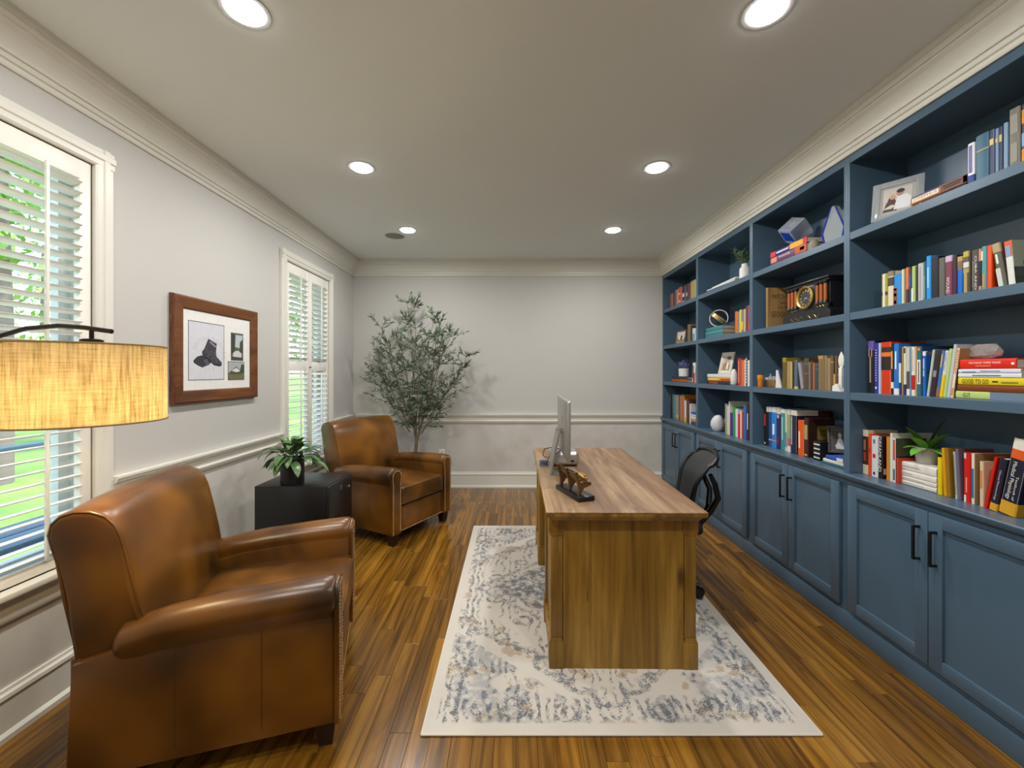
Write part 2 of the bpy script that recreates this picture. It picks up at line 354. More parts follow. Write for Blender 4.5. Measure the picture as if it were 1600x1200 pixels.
# windows with plantation shutters
LV = M().lathe([(1e-4, -.5), (.0315, -.5), (.0315, .5), (1e-4, .5)], 12, (0, 0, 0), 'y')
LV = M().add([(p[0], p[1] * .2895, p[2] * .17) for p in LV.v], LV.f).mesh('louver', 40)
LV.materials.append(MSH)
def window(n, y0, y1, label, tilts):
    wroot = D.objects.new('window_%d' % n, None); COL.objects.link(wroot); wroot.location = (XL, (y0 + y1) / 2, 0); struct(wroot, label)
    c = (y0 + y1) / 2; a, b = y0 - c, y1 - c
    cs = M(); cw = .085
    prof = [(0, .0), (.016, .0), (.022, .008), (.022, .03), (.028, .036), (.028, .06), (.02, .066), (.02, cw - .004), (.014, cw), (0, cw)]
    # casing: sides, head
    cs.prism([(d, a + cw - q) for d, q in prof], 'z', WZ0 + .1, WZ1 - .002)
    cs.prism([(d, b - cw + q) for d, q in prof], 'z', WZ0 + .1, WZ1 - .002)
    cs.prism([(d + .0012, WZ1 - cw + q) for d, q in prof], 'y', a - .0015, b + .0015)
    cs.obj('casing', MT, wroot, 12)
    M().rbox(-.03, a - .02, .535, .05, b + .02, .56, .005).prism([(0, WZ0), (.014, WZ0), (.022, WZ0 + .02), (.02, WZ0 + .07), (.03, WZ0 + .095), (0, WZ0 + .095)], 'y', a, b).obj('sill', MT, wroot)
    # sash and glass
    s = M(); i0, i1, z0, z1 = a + .07, b - .07, WZ0 + .12, WZ1 - .07
    s.box(-.15, i0, z0, -.02, i0 + .02, z1).box(-.15, i1 - .02, z0, -.02, i1, z1).box(-.15, i0, z1 - .02, -.02, i1, z1).box(-.15, i0, z0, -.02, i1, z0 + .02)
    for (q0, q1) in ((z0 + .02, (z0 + z1) / 2), ((z0 + z1) / 2, z1 - .02)):
        s.box(-.13, i0 + .02, q0, -.095, i0 + .07, q1).box(-.13, i1 - .07, q0, -.095, i1 - .02, q1).box(-.13, i0 + .02, q0, -.095, i1 - .02, q0 + .045).box(-.13, i0 + .02, q1 - .045, -.095, i1 - .02, q1)
    s.obj('sash', MT, wroot, 0)
    for q0, q1 in ((z0 + .065, (z0 + z1) / 2 - .045), ((z0 + z1) / 2 + .045, z1 - .065)):
        M().box(-.114, i0 + .07, q0, -.110, i1 - .07, q1).obj('pane', MGLASS, wroot, 0)
    # shutter panels
    p0, p1 = a + cw + .004, b - cw - .004; pw = (p1 - p0) / 2; zb, zt = .565, WZ1 - cw - .004; st = .05
    for j in range(2):
        q0 = p0 + j * pw + .002; q1 = p0 + (j + 1) * pw - .002
        fr = M().rbox(-.026, q0, zb, .002, q0 + st, zt, .003).rbox(-.026, q1 - st, zb, .002, q1, zt, .003)
        for r0, r1 in ((zt - .085, zt), (1.405, 1.49), (zb, zb + .045)): fr.rbox(-.0255, q0 + st - .003, r0, .0015, q1 - st + .003, r1, .003)
        pn = fr.obj('shutter_panel', MSH, wroot)
        M().cyl((.004, q1 - .004 if j == 0 else q0 + .004, 1.44), (.016, q1 - .004 if j == 0 else q0 + .004, 1.44), .006).obj('knob', MBRONZE, pn) if j == 1 else None
        for kk, (z0_, z1_) in enumerate(((zb + .045, 1.405), (1.49, zt - .085))):
            nl = round((z1_ - z0_) / .0485); sp = (z1_ - z0_) / nl; tl = tilts[j * 2 + kk]
            sc = (q1 - q0 - 2 * st) / .2895 * .985
            for i in range(nl):
                lo_ = link('louver', LV, None, pn, (-.012, (q0 + q1) / 2, z0_ + sp * (i + .5)), (0, R(tl), 0)); lo_.scale = (1, sc, 1)
            ym = (q0 + q1) / 2; ex = .0315 * math.cos(R(tl)) - .012; ez = -.0315 * math.sin(R(tl))
            M().rbox(ex + .002, ym - .006, z0_ + sp * .5 + ez - .02, ex + .014, ym + .006, z1_ - sp * .5 + ez + .02, .002).obj('tilt_rod', MSH, pn)
    return wroot
window(1, *WIN[0], 'near shuttered window behind the lamp with view of lawn', (-10, -11, -10, -11))
window(2, *WIN[1], 'far shuttered window beside the end wall corner', (-8, -18, 22, -22))
# recessed lights
MLED = emit('led_lens', (1.0, .99, .98, 1), 14.0)
def can_light(x, y, label):
    t = thing('recessed_light', label, 'ceiling light', (x, y, H), 0, 'recessed ceiling lights')
    M().lathe([(.068, -.0005), (.068, -.003), (.086, -.003), (.088, -.0005), (.068, -.0005)], 36).obj('trim_ring', flat('#b9b8b5', .5), t)
    M().lathe([(.0675, -.0008), (.0675, -.006), (.06, -.0105), (.04, -.013), (1e-4, -.014)], 36).obj('lens', MLED, t)
    la = D.lights.new('led', 'AREA'); la.shape = 'DISK'; la.size = .125; la.energy = LAMP_W; la.color = (1.0, .98, .945)
    lo_ = D.objects.new('led', la); COL.objects.link(lo_); lo_.parent = t; lo_.location = (0, 0, -.0155)
names = {0: 'nearest pair', 1: 'middle pair', 2: 'farthest pair'}
for r_, y in enumerate((1.55, 2.74, 3.94)):
    for x, sd in ((-1.0, 'left'), (.945, 'right')):
        can_light(x, y, 'round white recessed ceiling light, %s one of the %s' % (sd, names[r_]))
for y, nm in ((.36, 'added for fill above the camera'),):  # unseen extra pair continuing the grid, added as fill light for the room
    for x, sd in ((-1.0, 'left'), (.945, 'right')): can_light(x, y, 'round white recessed ceiling light %s, %s side' % (nm, sd))
sp = thing('ceiling_speaker', 'flat round grey in-ceiling speaker beside the far left recessed light', 'speaker', (-1.17, 4.11, H))
M().lathe([(.088, -.0005), (.088, -.004), (.096, -.004), (.098, -.0005), (.088, -.0005)], 36).obj('rim', flat('#bdbbb6'), sp)
M().lathe([(.087, -.0008), (.087, -.003), (1e-4, -.004)], 36).obj('grille', flat('#8f8d8a', .8), sp)
# outlets
def outlet(loc, rz, label):
    t = thing('wall_outlet', label, 'outlet', loc, rz)
    M().rbox(0, -.036, -.058, .006, .036, .058, .002).obj('cover_plate', flat('#efede8', .4), t)
    for s_ in (-1, 1):
        f_ = M().rbox(.005, -.017, s_ * .022 - .014, .008, .017, s_ * .022 + .014, .003).obj('socket', flat('#dcdad4', .4), t)
        M().box(.0075, -.008, s_ * .022 - .005, .0085, -.006, s_ * .022 + .005).box(.0075, .006, s_ * .022 - .005, .0085, .008, s_ * .022 + .005).obj('slots', MK, f_, 0)
outlet((XL, 2.648, .40), 0, 'white double power outlet low on the left wall')
outlet((-.862, YF, .405), R(-90), 'white power outlet on the end wall behind an armchair')

# ================================================================== built-in bookcase
BACK = 2.12
bn = ['farthest', 'third', 'second', 'nearest']
def handle(parent, x, y, z):
    M().rbox(x - .034, y - .005, z - .075, x - .024, y + .005, z + .075, .0015).rbox(x - .03, y - .005, z - .075, x, y + .005, z - .065, .0015).rbox(x - .03, y - .005, z + .065, x, y + .005, z + .075, .0015).obj('handle', MK, parent)['label'] = 'square black bar handle'
for i in range(4):
    y1, y0 = BAYS[i], BAYS[i + 1]; yc = (y0 + y1) / 2
    # upper unit
    t = thing('bookcase_unit', 'blue painted open bookcase bay, %s of four from the camera' % ('farthest' if i == 0 else 'third' if i == 1 else 'second' if i == 2 else 'nearest'), 'bookcase', (BACK, yc, LEDGE), 0, 'built in bookcase bays')
    a, b = y0 - yc, y1 - yc; fx = FACE - BACK
    M().box(-.006, a + .0002, 0, .004, b - .0002, 2.552 - LEDGE).obj('back_panel', MB, t, 0)
    M().rbox(fx, a + .0002, 0, 0, a + .019, 2.5525 - LEDGE, .0008, 1).obj('side_panel', MB, t)
    M().rbox(fx, b - (.03 if i == 0 else .019), 0, 0, b - .0002, 2.5525 - LEDGE, .0008, 1).obj('side_panel', MB, t)
    for z in SH: M().rbox(fx + .0015, a + .019, z - LEDGE - SHT, -.006, b - (.03 if i == 0 else .019), z - LEDGE, .0015, 1).obj('shelf', MB, t)
    M().rbox(fx + .001, a + .019, 2.513 - LEDGE, fx + .02, b - (.03 if i == 0 else .019), 2.553 - LEDGE, .0015, 1).obj('top_rail', MB, t)
    M().box(fx + .02, a + .019, 2.535 - LEDGE, -.006, b - .019, 2.552 - LEDGE).obj('top_panel', MB, t, 0)
    # base cabinet
    c = thing('base_cabinet', 'blue two door base cabinet under the %s bookcase bay' % bn[i] if i != 3 else 'blue two door base cabinet under the nearest bookcase bay', 'cabinet', (FACE, yc, .1), 0, 'base cabinets')
    M().box(.0, a + .0005, 0, BACK - FACE, b - .0005, LEDGE - .032 - .1).obj('carcass', MB, c, 0)
    dz0, dz1 = .025, .69
    gap = .03; ym = 0
    for j, (q0, q1) in enumerate(((a + gap, ym - .0015), (ym + .0015, b - gap))):
        fr = M(); sw = .058
        fr.rbox(-.02, q0, dz0, -.0005, q0 + sw, dz1, .0035).rbox(-.02, q1 - sw, dz0, -.0005, q1, dz1, .0035)
        fr.rbox(-.0198, q0 + sw - .003, dz0, -.0006, q1 - sw + .003, dz0 + sw, .003).rbox(-.0198, q0 + sw - .003, dz1 - sw, -.0006, q1 - sw + .003, dz1, .003)
        d = fr.obj('door', MB, c)
        M().box(-.0085, q0 + sw - .005, dz0 + sw - .005, -.001, q1 - sw + .005, dz1 - sw + .005).obj('panel', MB, d, 0)
        handle(d, -.019, (q1 - .035) if j == 0 else (q0 + .035), .545)
tag(M().prism([(FACE - .03, .832), (FACE - .024, .822), (FACE - .014, .818), (BACK, .818), (BACK, LEDGE - .0005), (FACE - .028, LEDGE - .0005), (FACE - .032, LEDGE - .006)], 'y', BAYS[4] - .02, BAYS[0]).obj('bookcase_counter', MB), 'long blue counter ledge between base cabinets and open shelves', 'counter')
tag(M().rbox(FACE - .012, BAYS[4] - .02, 0, BACK, BAYS[0], .0995, .004).obj('cabinet_plinth', MB), 'long blue plinth board under the base cabinets', 'plinth')

# ================================================================== books
CELLZ = {'A': SH[2], 'B': SH[1], 'C': SH[0], 'D': LEDGE}
ROWN = {'A': 'top shelf', 'B': 'upper shelf', 'C': 'middle shelf', 'D': 'counter'}
BAYN = {1: 'farthest bay', 2: 'third bay', 3: 'second bay', 4: 'nearest bay'}
SPX = 1.87
_bm = {}
def book_geom(root, t, h, d, o):
    """children of a book in its own frame: spine at x=0 facing -x, thickness along y, height along z"""
    bt = min(.0028, t * .18)
    M().box(.002, -t / 2 + bt, .003, d - .004, t / 2 - bt, h - .003).obj('pages', flat(o.get('pg', '#d9cfb8'), .85), root, 0)
    for q in o.get('b', ()):
        z0, z1, col = q[0] * h, q[1] * h, q[2]; wd = q[3] if len(q) > 3 else None
        if wd:
            off = q[4] if len(q) > 4 else 0
            M().box(-.0009, (off - wd / 2) * t, z0, .0005, (off + wd / 2) * t, z1).obj('spine_mark', flat(col), root, 0)
        else:
            wrap = d * .985 if o.get('full') else .010
            M().strip(outline(t, wrap, .0005), 'z', z0, z1).obj('spine_band', flat(col), root, 20)
    for s_, col, z0, z1, wd in [o['tx']] if 'tx' in o else []:
        lettering(s_, flat(col), root, (-.0012, 0, (z0 + z1) / 2 * h), (0, 0, -1), (0, -1, 0), abs(z1 - z0) * h, wd * t)
    for s_, col, z0, z1, wd, off in o.get('txs', ()):
        lettering(s_, flat(col), root, (-.0012, off * t, (z0 + z1) / 2 * h), (0, 0, -1), (0, -1, 0), abs(z1 - z0) * h, wd * t)
    for u0, u1, w0, w1, col in o.get('cv', ()):
        M().box(u0 * d, -t / 2 - .0008, w0 * h, u1 * d, -t / 2 + .0004, w1 * h).obj('cover_print', flat(col), root, 0)
def outline(t, d, e=0.0):
    r = min(.004, t * .3); hh = t / 2 + e
    return [(d, -hh), (r, -hh), (r * .3 - e, -hh * .82), (-e, -hh * .5), (-e, hh * .5), (r * .3 - e, hh * .82), (r, hh), (d, hh)]
def book_mesh(t, h, d):
    bt = min(.0028, t * .18); ol = outline(t, d)
    poly = ol + [(d, t / 2 - bt), (.003, t / 2 - bt), (.003, -t / 2 + bt), (d, -t / 2 + bt)]
    return M().prism(poly, 'z', 0, h)
def standing(bay, row, specs):
    zb = CELLZ[row]; n = len(specs)
    for i, (x0, x1, yt, col, desc, *oo) in enumerate(specs):
        o = oo[0] if oo else {}; X = o.get('X', SPX)
        ya, yb = Yp(x0, X), Yp(x1, X); yc = (ya + yb) / 2; t = (ya - yb)
        dx = o.get('dx', 0); yt_c = Yp((x0 + x1) / 2 + dx, X); hv = Zp(yt, yt_c) - zb
        th = math.atan2(yc - yt_c, hv)
        if 'deg' in o:
            th = R(o['deg']); dx = 1
            for _ in range(3): hv = Zp(yt, yc - math.tan(th) * hv) - zb
        h = hv / math.cos(th); t = t * math.cos(th) * .965
        h -= t / 2 * abs(math.tan(th)) if dx else 0
        d = min(o.get('d', max(.11, min(.19, h * .68))), BACK - .012 - X)
        r = book_mesh(t, h, d).obj('book', flat(col, o.get('r', .45)), None, 20)
        r.location = (X, yc, zb + t / 2 * abs(math.sin(th)) + .0003); r.rotation_euler = (th, 0, 0)
        tag(r, desc + ' on %s of %s' % (ROWN[row], BAYN[bay]), 'book', 'books on the shelves')
        book_geom(r, t, h, d, o)
def lying(bay, row, specs, zb=None, X=None):
    """(x pixel of far end, x pixel of near end, thickness, colour, description, options) from the bottom up"""
    z = CELLZ[row] if zb is None else zb
    for (x0, x1, t, col, desc, *oo) in specs:
        o = oo[0] if oo else {}; XX = o.get('X', X or SPX)
        ya, yb = Yp(x0, XX), Yp(x1, XX); h = ya - yb; d = min(o.get('d', min(.2, h * .75)), BACK - .012 - XX)
        r = book_mesh(t - .0006, h, d).obj('book', flat(col, o.get('r', .45)), None, 20)
        r.location = (XX, yb, z + t / 2); r.rotation_euler = (R(-90), 0, R(o.get('rz', 0)))
        tag(r, desc + ' on %s of %s' % (ROWN[row], BAYN[bay]), 'book', 'books on the shelves')
        book_geom(r, t - .0006, h, d, o); z += t
    return z

W_, K_ = '#e9e6de', '#17171a'
# ---- nearest bay, top shelf
lying(4, 'A', [(1424, 1509, .034, '#2c2622', 'dark brown lying book with gold Life lettering', {'txs': [('Life', '#d9b25a', .98, .72, .7, 0)], 'd': .19}),
               (1423, 1511, .036, '#b0642c', 'orange brown lying JOSEPHUS book with battle painting', {'b': [(0, .44, '#6a4630', .98), (.08, .4, '#8f97b8', .08, -.15), (.1, .38, '#8f97b8', .08, 0.1), (.47, .97, '#e8e0cc', .55), (.47, .97, '#4a3560', .2, -.38), (0, .06, '#c9a46c', .8)], 'tx': ('JOSEPHUS', '#a04a1e', .95, .5, .42), 'd': .18})])
standing(4, 'A', [
 (1511, 1522, 224, '#e4e4ea', 'slim white paperback with navy and yellow foot', {'b': [(0, .13, '#e4dc1c'), (.13, .3, '#2c3f8a'), (.35, .95, '#6f6fa8', .5)]}),
 (1523, 1544, 210, '#2f5f78', 'thick teal blue hardback', {'b': [(.68, .7, '#b9b06a')]}),
 (1545, 1554, 203, '#26375a', 'navy gilt volume next to the teal hardback', {'b': [(.05, .12, '#c9a94e', .7), (.7, .82, '#d8c07a', .7)]}),
 (1554.5, 1560, 201, '#6f86a5', 'slate blue gilt volume between navy volumes', {'b': [(.72, .8, '#d8c07a', .6)]}),
 (1560.5, 1566.5, 198, '#22304f', 'navy gilt volume next to the pale blue book', {'b': [(.7, .84, '#cdb568', .7)]}),
 (1567, 1574.5, 192, '#7391ad', 'pale blue plain thin book'),
 (1575.5, 1593.5, 169, '#6f6a63', 'tall thick grey brown volume', {'b': [(.6, .9, '#8f8a80', .7), (.15, .45, '#8f8a80', .6)]}),
 (1594.5, 1616, 160, '#26221e', 'thick black volume with orange bands', {'b': [(.02, .3, '#d98a22'), (.34, .55, '#7fa4c9'), (.7, .92, '#d98a22')]})])
# ---- nearest bay, upper shelf
standing(4, 'B', [
 (1376.5, 1386, 428, '#a8a01e', 'lime striped paperback with brown buckle', {'b': [(0, 1, '#dcdce4', .35), (.38, .48, '#4a3a1c')]}),
 (1386.2, 1395.5, 424, '#d9cdb4', 'cream paperback with brown square', {'b': [(.6, .83, '#43382c'), (.86, 1, '#8a7a58')]}),
 (1395.8, 1408, 428, '#1e8ad2', 'bright blue paperback with red masks picture', {'b': [(0, .58, '#8a4634', .48, .25), (.1, .2, '#e58a62', .3, .25), (.32, .42, '#d9683e', .3, .25), (.5, .57, '#c8502c', .3, .25)]}),
 (1408.2, 1412.3, 421, '#cfd0b4', 'pale sage thin book next to bright blue one'),
 (1412.5, 1415.4, 420, '#8a6c4e', 'thin tan brown book'),
 (1415.6, 1418.8, 418, '#4a3a20', 'thin orange spined book', {'b': [(.42, 1, '#e8791a')]}),
 (1419.2, 1423.8, 421, '#22365e', 'thin navy book with blue panel', {'b': [(.5, .85, '#1d56b8', .6)]}),
 (1424, 1430, 416, '#a7c06e', 'lime green book with white block letters', {'b': [(.02, .42, '#dfe6d6', .45, .25)]}),
 (1430.3, 1433, 416, '#32302c', 'very thin black book'),
 (1433.4, 1442.4, 411.5, '#b9bbb8', 'light grey book', {'b': [(.1, .92, '#9c9a9e', .22)]}),
 (1442.7, 1446.2, 409, '#35606a', 'thin dark teal book', {'b': [(.1, .65, '#8fa894', .3)]}),
 (1446.6, 1454, 400, '#1793e0', 'tall bright blue book next to black one', {'b': [(.3, .75, '#8fd0f2', .35)]}),
 (1454.4, 1465.5, 401, '#1a1420', 'tall black book'),
 (1466, 1475.6, 403, '#5b5d55', 'grey olive book'),
 (1476, 1487, 400, '#7d3350', 'maroon book with white title and pink top', {'b': [(.86, 1, '#c4b0c8')], 'txs': [('WOUND T', '#e6dfe2', .5, .02, .5, 0)], }),
 (1487.5, 1494.5, 399, '#3c1838', 'dark purple book', {'b': [(.65, .95, '#2a2420')]}),
 (1495, 1503.6, 401, '#1c68c8', 'glossy blue book with tan top', {'b': [(.66, .88, '#7a6450'), (.88, 1, '#b39a52')], 'r': .25}),
 (1504, 1513.6, 392, '#5f5340', 'yellow ornamented antique look book', {'b': [(.0, .5, '#a8985a', .5), (.5, .6, '#a89a52'), (.62, .74, '#d4cfd0'), (.86, .98, '#b9ab4a')]}),
 (1514, 1516.6, 393, '#41332c', 'very thin dark brown book'),
 (1517, 1528.3, 390.5, '#4c4744', 'charcoal book with white CUBA title', {'txs': [('CUBA AND', '#e6e0d8', .86, .08, .3, -.2)], 'b': [(.15, .75, '#8a8480', .12, .2)]}),
 (1528.6, 1532.8, 389, '#d08a5e', 'thin peach and black book', {'b': [(.15, .72, '#2a1a26')]}),
 (1533, 1541.2, 385, '#4f9a9c', 'teal book with white corner', {'b': [(.7, .9, '#dfe6ea', .3, .3), (.1, .4, '#b08e60', .5)]}),
 (1541.6, 1549.5, 383.5, '#e5490e', 'bright orange red hardback', {'r': .3}),
 (1560.5, 1573.5, 381, '#5a5648', 'tilted olive grey paperback with pale label', {'dx': -13, 'b': [(.05, .45, '#c3cac4', .6, .15), (.55, .76, '#e4e2da', .25, .05), (.8, 1, '#ab9a76')]}),
 (1575, 1588, 377, '#d9dad2', 'wide white paperback with orange and blue picture top', {'dx': -8, 'b': [(.66, 1, '#e2571c'), (.66, .9, '#7d9cc0', .6)], 'cv': [(0, 1, 0, 1, '#a9ae94'), (0, 1, 0, .22, '#4c5a38'), (0, 1, .2, .42, '#5c5866'), (.3, .5, .34, .55, '#3c4450')]})])
# ---- nearest bay, middle shelf
standing(4, 'C', [
 (1355.5, 1364.5, 533, '#14120f', 'black book with purple top and forked branch', {'b': [(.82, 1, '#6450a0'), (.2, .86, '#9c8a78', .25), (.7, .84, '#c08a84', .6)]}),
 (1365.4, 1372, 536, '#35389a', 'indigo book with dotted white title', {'b': [(z / 40, z / 40 + .014, '#dfe0f2', .3) for z in range(10, 36, 2)] + [(.09, .13, '#e6e6f2', .4)]}),
 (1372.3, 1375.5, 536, '#c3cbdc', 'thin pale blue white book'),
 (1375.8, 1391.6, 534.5, '#d2380e', 'thick red book with black and orange bands', {'b': [(.46, .72, '#231a20'), (.72, .8, '#e87318'), (.8, .9, '#2a2622')], 'r': .3}),
 (1392, 1395.3, 537, '#1c1a1a', 'thin black and amber book', {'b': [(.5, .85, '#e09a20', .7), (.12, .24, '#eceae4')]}),
 (1395.6, 1403.8, 537, '#1c72c8', 'blue book with white foot', {'b': [(0, .12, '#e3e5ea'), (.5, .85, '#e6eef6', .25)]}),
 (1404.2, 1408.6, 542, '#2b2f60', 'thin navy book with white label', {'b': [(.25, .66, '#dcd6c8', .8)]}),
 (1408.8, 1411, 542, '#a58a52', 'very thin tan book by the navy ones'),
 (1411.2, 1415.6, 541.5, '#d4d6c4', 'cream green book with navy foot', {'b': [(0, .22, '#272a4e'), (.86, .97, '#3c4a50', .6)]}),
 (1416, 1420.8, 543, '#c9c4bc', 'grey white book with dark lower half', {'b': [(0, .13, '#e4e4e2'), (.13, .5, '#4a4c4c')]}),
 (1421, 1423.3, 545, '#6f93b0', 'very thin steel blue book'),
 (1423.5, 1429.2, 542.5, '#e3dfd6', 'white book with red block', {'b': [(.12, .42, '#bd0a10'), (.5, .95, '#c9b6a4', .25)]}),
 (1429.6, 1432.2, 542, '#b39a66', 'thin tan book by the teal one'),
 (1432.5, 1439, 542.5, '#1f6a78', 'teal book with white title panel', {'b': [(.24, .74, '#ece4dc', .8), (.27, .7, '#cf4a34', .25), (.93, .98, '#ee9070', .5)]}),
 (1439.4, 1441, 541, '#1e3a5c', 'very thin navy book with orange dot'),
 (1441.1, 1445.6, 549, '#1064c4', 'bright blue book with white square top', {'b': [(.9, 1, '#e6e4e6'), (.6, .84, '#9cc4ea', .5), (.44, .58, '#9cc4ea', .5)], 'cv': [(.03, .9, .5, .98, '#10509c'), (.1, .5, .9, .98, '#c89a20'), (.05, .9, .1, .55, '#1c6640')]}),
 (1447.2, 1451, 546.5, '#bcc4c0', 'tilted grey white thin book', {'deg': 7.4}),
 (1451.3, 1460.8, 547, '#2c2228', 'tilted black maroon book', {'deg': 7.4, 'b': [(.42, .56, '#8c8688', .5), (0.9, 1, '#33262e')]}),
 (1461.2, 1466.6, 548, '#3f6fc0', 'tilted blue book with yellow title', {'deg': 7.4, 'b': [(.0, .2, '#8a6852'), (.64, .92, '#d9b53c', .35)]}),
 (1467, 1472.3, 548, '#dcdcda', 'tilted white and yellow book', {'deg': 7.4, 'b': [(0, .48, '#e6c400')], 'tx': ('THE EFFECT RACE', '#3c3c40', .97, .58, .4)}),
 (1472.6, 1478, 545, '#b4cc84', 'tilted lime green thin book', {'deg': 7.4}),
 (1478.4, 1483.6, 538, '#bfc6d0', 'tilted tall pale grey book', {'deg': 7.4}),
 (1484, 1489.6, 544, '#ead6b4', 'tilted cream book with orange lettering', {'deg': 7.4, 'tx': ('IREVERANT', '#d9601c', .97, .48, .75), 'b': [(.04, .2, '#d98a4a', .5)], 'cv': [(0, 1, 0, 1, '#a88a52'), (0, .5, .1, .6, '#6a4a22')]})])
zt = lying(4, 'C', [
 (1493.5, 1625, .031, '#b9cc78', 'lime and slate lying book at the stack bottom', {'b': [(0, .55, '#6a7f94', 1.0)], 'txs': [('GUT', '#3a4020', .9, .8, .55, 0)], 'd': .2}),
 (1496, 1625, .026, '#7c3c1c', 'brown leather lying book', {'d': .2, 'r': .35}),
 (1497, 1622, .030, '#dcc70c', 'yellow lying GOOD TO GO book', {'txs': [('GOOD TO GO', '#3c3a10', .94, .58, .62, 0)], 'b': [(.46, .53, '#2c260e', .2), (.22, .42, '#8a7c1c', .2, .1)], 'd': .19}),
 (1497, 1596, .018, '#dcdfea', 'slim white lying book above the yellow one', {'b': [(.3, .75, '#6a6a84', .25)], 'd': .17}),
 (1497.5, 1595, .017, '#d6dbe6', 'slim white lying book below the red one', {'b': [(.3, .62, '#7a7a90', .2), (.7, .93, '#2c7a9c', .2, .2)], 'd': .17}),
 (1500, 1588, .040, '#dd2a0c', 'red lying MISTAKES WERE MADE book', {'txs': [('MISTAKES WERE MADE', '#f0e6dc', .82, .25, .2, -.12)], 'b': [(.42, .7, '#e8806a', .1, .2), (.03, .08, '#f0e6dc', .22)], 'd': .15, 'r': .3})])
cr = thing('crystal_rock', 'smoky clear crystal rock on top of the red lying book', 'crystal', (SPX + .06, Yp(1540, SPX + .06), zt + .0005), 0)
rr = random.Random(5); bmx = bmesh.new(); bmesh.ops.create_icosphere(bmx, subdivisions=2, radius=1); bmx.verts.index_update()
vv = []
for p in bmx.verts:
    k = 1 + rr.uniform(-.13, .12); vv.append((p.co.x * .032 * k, p.co.y * .062 * k, max(-.03, p.co.z * .033 * k) + .030))
M().add(vv, [tuple(q.index for q in f.verts) for f in bmx.faces]).obj('crystal', MCRYS, cr, 0); bmx.free()
# ---- nearest bay, counter
standing(4, 'D', [
 (1347, 1355.5, 672, '#ddd2b8', 'cream book with dark panel', {'b': [(.22, .86, '#33281f'), (.3, .5, '#b83a1e', .4), (.55, .78, '#a86a44', .4)]}),
 (1356, 1360.4, 678, '#df4a14', 'thin orange red book', {'b': [(.55, .66, '#c01c10', .7)]}),
 (1360.7, 1371.2, 681.5, '#d8dadf', 'white book with red dot', {'b': [(.46, .56, '#c61c12', .4), (.82, .92, '#6a7484', .3), (.05, .12, '#33383e', .3)]}),
 (1371.6, 1378.6, 682, '#1c1816', 'black DREAMLAND paperback', {'tx': ('DREAMLAND', '#ece8e2', .99, .16, .68), 'cv': [(.05, .5, .1, .24, '#cfc4a8')]}),
 (1384.6, 1388, 682.5, '#e8791a', 'thin orange book', {}),
 (1388.3, 1390, 683, '#9cb04a', 'very thin lime book', {}),
 (1390.2, 1394, 677, '#dcdccf', 'tall thin white book', {'d': .22}),
 (1394.2, 1399.7, 684.5, '#d6d8dc', 'white grey book with red panel', {'b': [(.5, .96, '#c2482c', .5), (.05, .3, '#4a5f80', .5)], 'cv': [(0, 1, 0, 1, '#474a34'), (.1, .6, .45, .6, '#22241c')]}),
 (1400.1, 1403.2, 716, '#c43a1c', 'short red book at the end of the white stack', {})])
zt = lying(4, 'D', [
 (1403.6, 1463, .022, '#e2dcd2', 'white lying paperback, lowest in the white stack', {'b': [(.3, .95, '#9a948c', .08)]}),
 (1403.6, 1463, .020, '#ddd7cd', 'white lying paperback, second lowest in the white stack', {'b': [(.3, .95, '#9a948c', .08)]}),
 (1403.6, 1463, .028, '#e4dfd6', 'white lying paperback, third in the white stack', {'b': [(.6, .95, '#8a847c', .08)]}),
 (1403.6, 1463, .040, '#e6e1d9', 'thick white lying paperback, top of the white stack', {'b': [(.4, .9, '#8a847c', .06)]})], X=1.889)
PX = 1.96; PY = Yp(1448, PX)
pt = thing('potted_plant', 'green broad leaved plant in a grey tapered pot on white stack of books', 'plant', (PX, PY, zt + .0005))
M().lathe([(.032, 0), (.036, .002), (.046, .07), (.048, .076), (.044, .076), (.042, .066), (1e-4, .064)], 28).obj('pot', flat('#b9b6b0', .6), pt)
MLF1 = leafm('plant_leaf_bright', '#5c9a34', '#86bf52'); MLF2 = leafm('plant_leaf_dark', '#3a5c2c', '#5f8446')
def leaf(parent, base, dirv, ln, wd, droop, mat, name='leaf', n=6, fold=.25, up=Vector((0, 0, 1)), stem=0.0):
    d = Vector(dirv).normalized(); s_ = d.cross(up)
    s_ = s_.normalized() if s_.length > 1e-3 else Vector((1, 0, 0)); nn = s_.cross(d).normalized()
    v = []; f = []; p = Vector(base); cur = d.copy(); ax = s_
    mb = M()
    if stem > 0:
        q = p + d * stem; mb.tube([p, (p + q) / 2, q], .0018, 5); p = q
    st = ln / n
    for i in range(n + 1):
        u = i / n; wv = wd * (math.sin(math.pi * min(1, u * .92 + .06)) ** .8) * (1 - .25 * u) if i < n else .0006
        nn = ax.cross(cur).normalized()
        v += [p - ax * wv + nn * wv * fold, p, p + ax * wv + nn * wv * fold]
        cur = (Matrix.Rotation(-droop / n, 3, ax) @ cur); p = p + cur * st
    for i in range(n):
        a = i * 3; f += [(a, a + 1, a + 4, a + 3), (a + 1, a + 2, a + 5, a + 4)]
    k = len(v); v += [q - Vector((0, 0, .0012)) for q in v]
    f += [tuple(j + k for j in q)[::-1] for q in list(f)]
    mb.add(v, f); return mb.obj(name, mat, parent, 60)
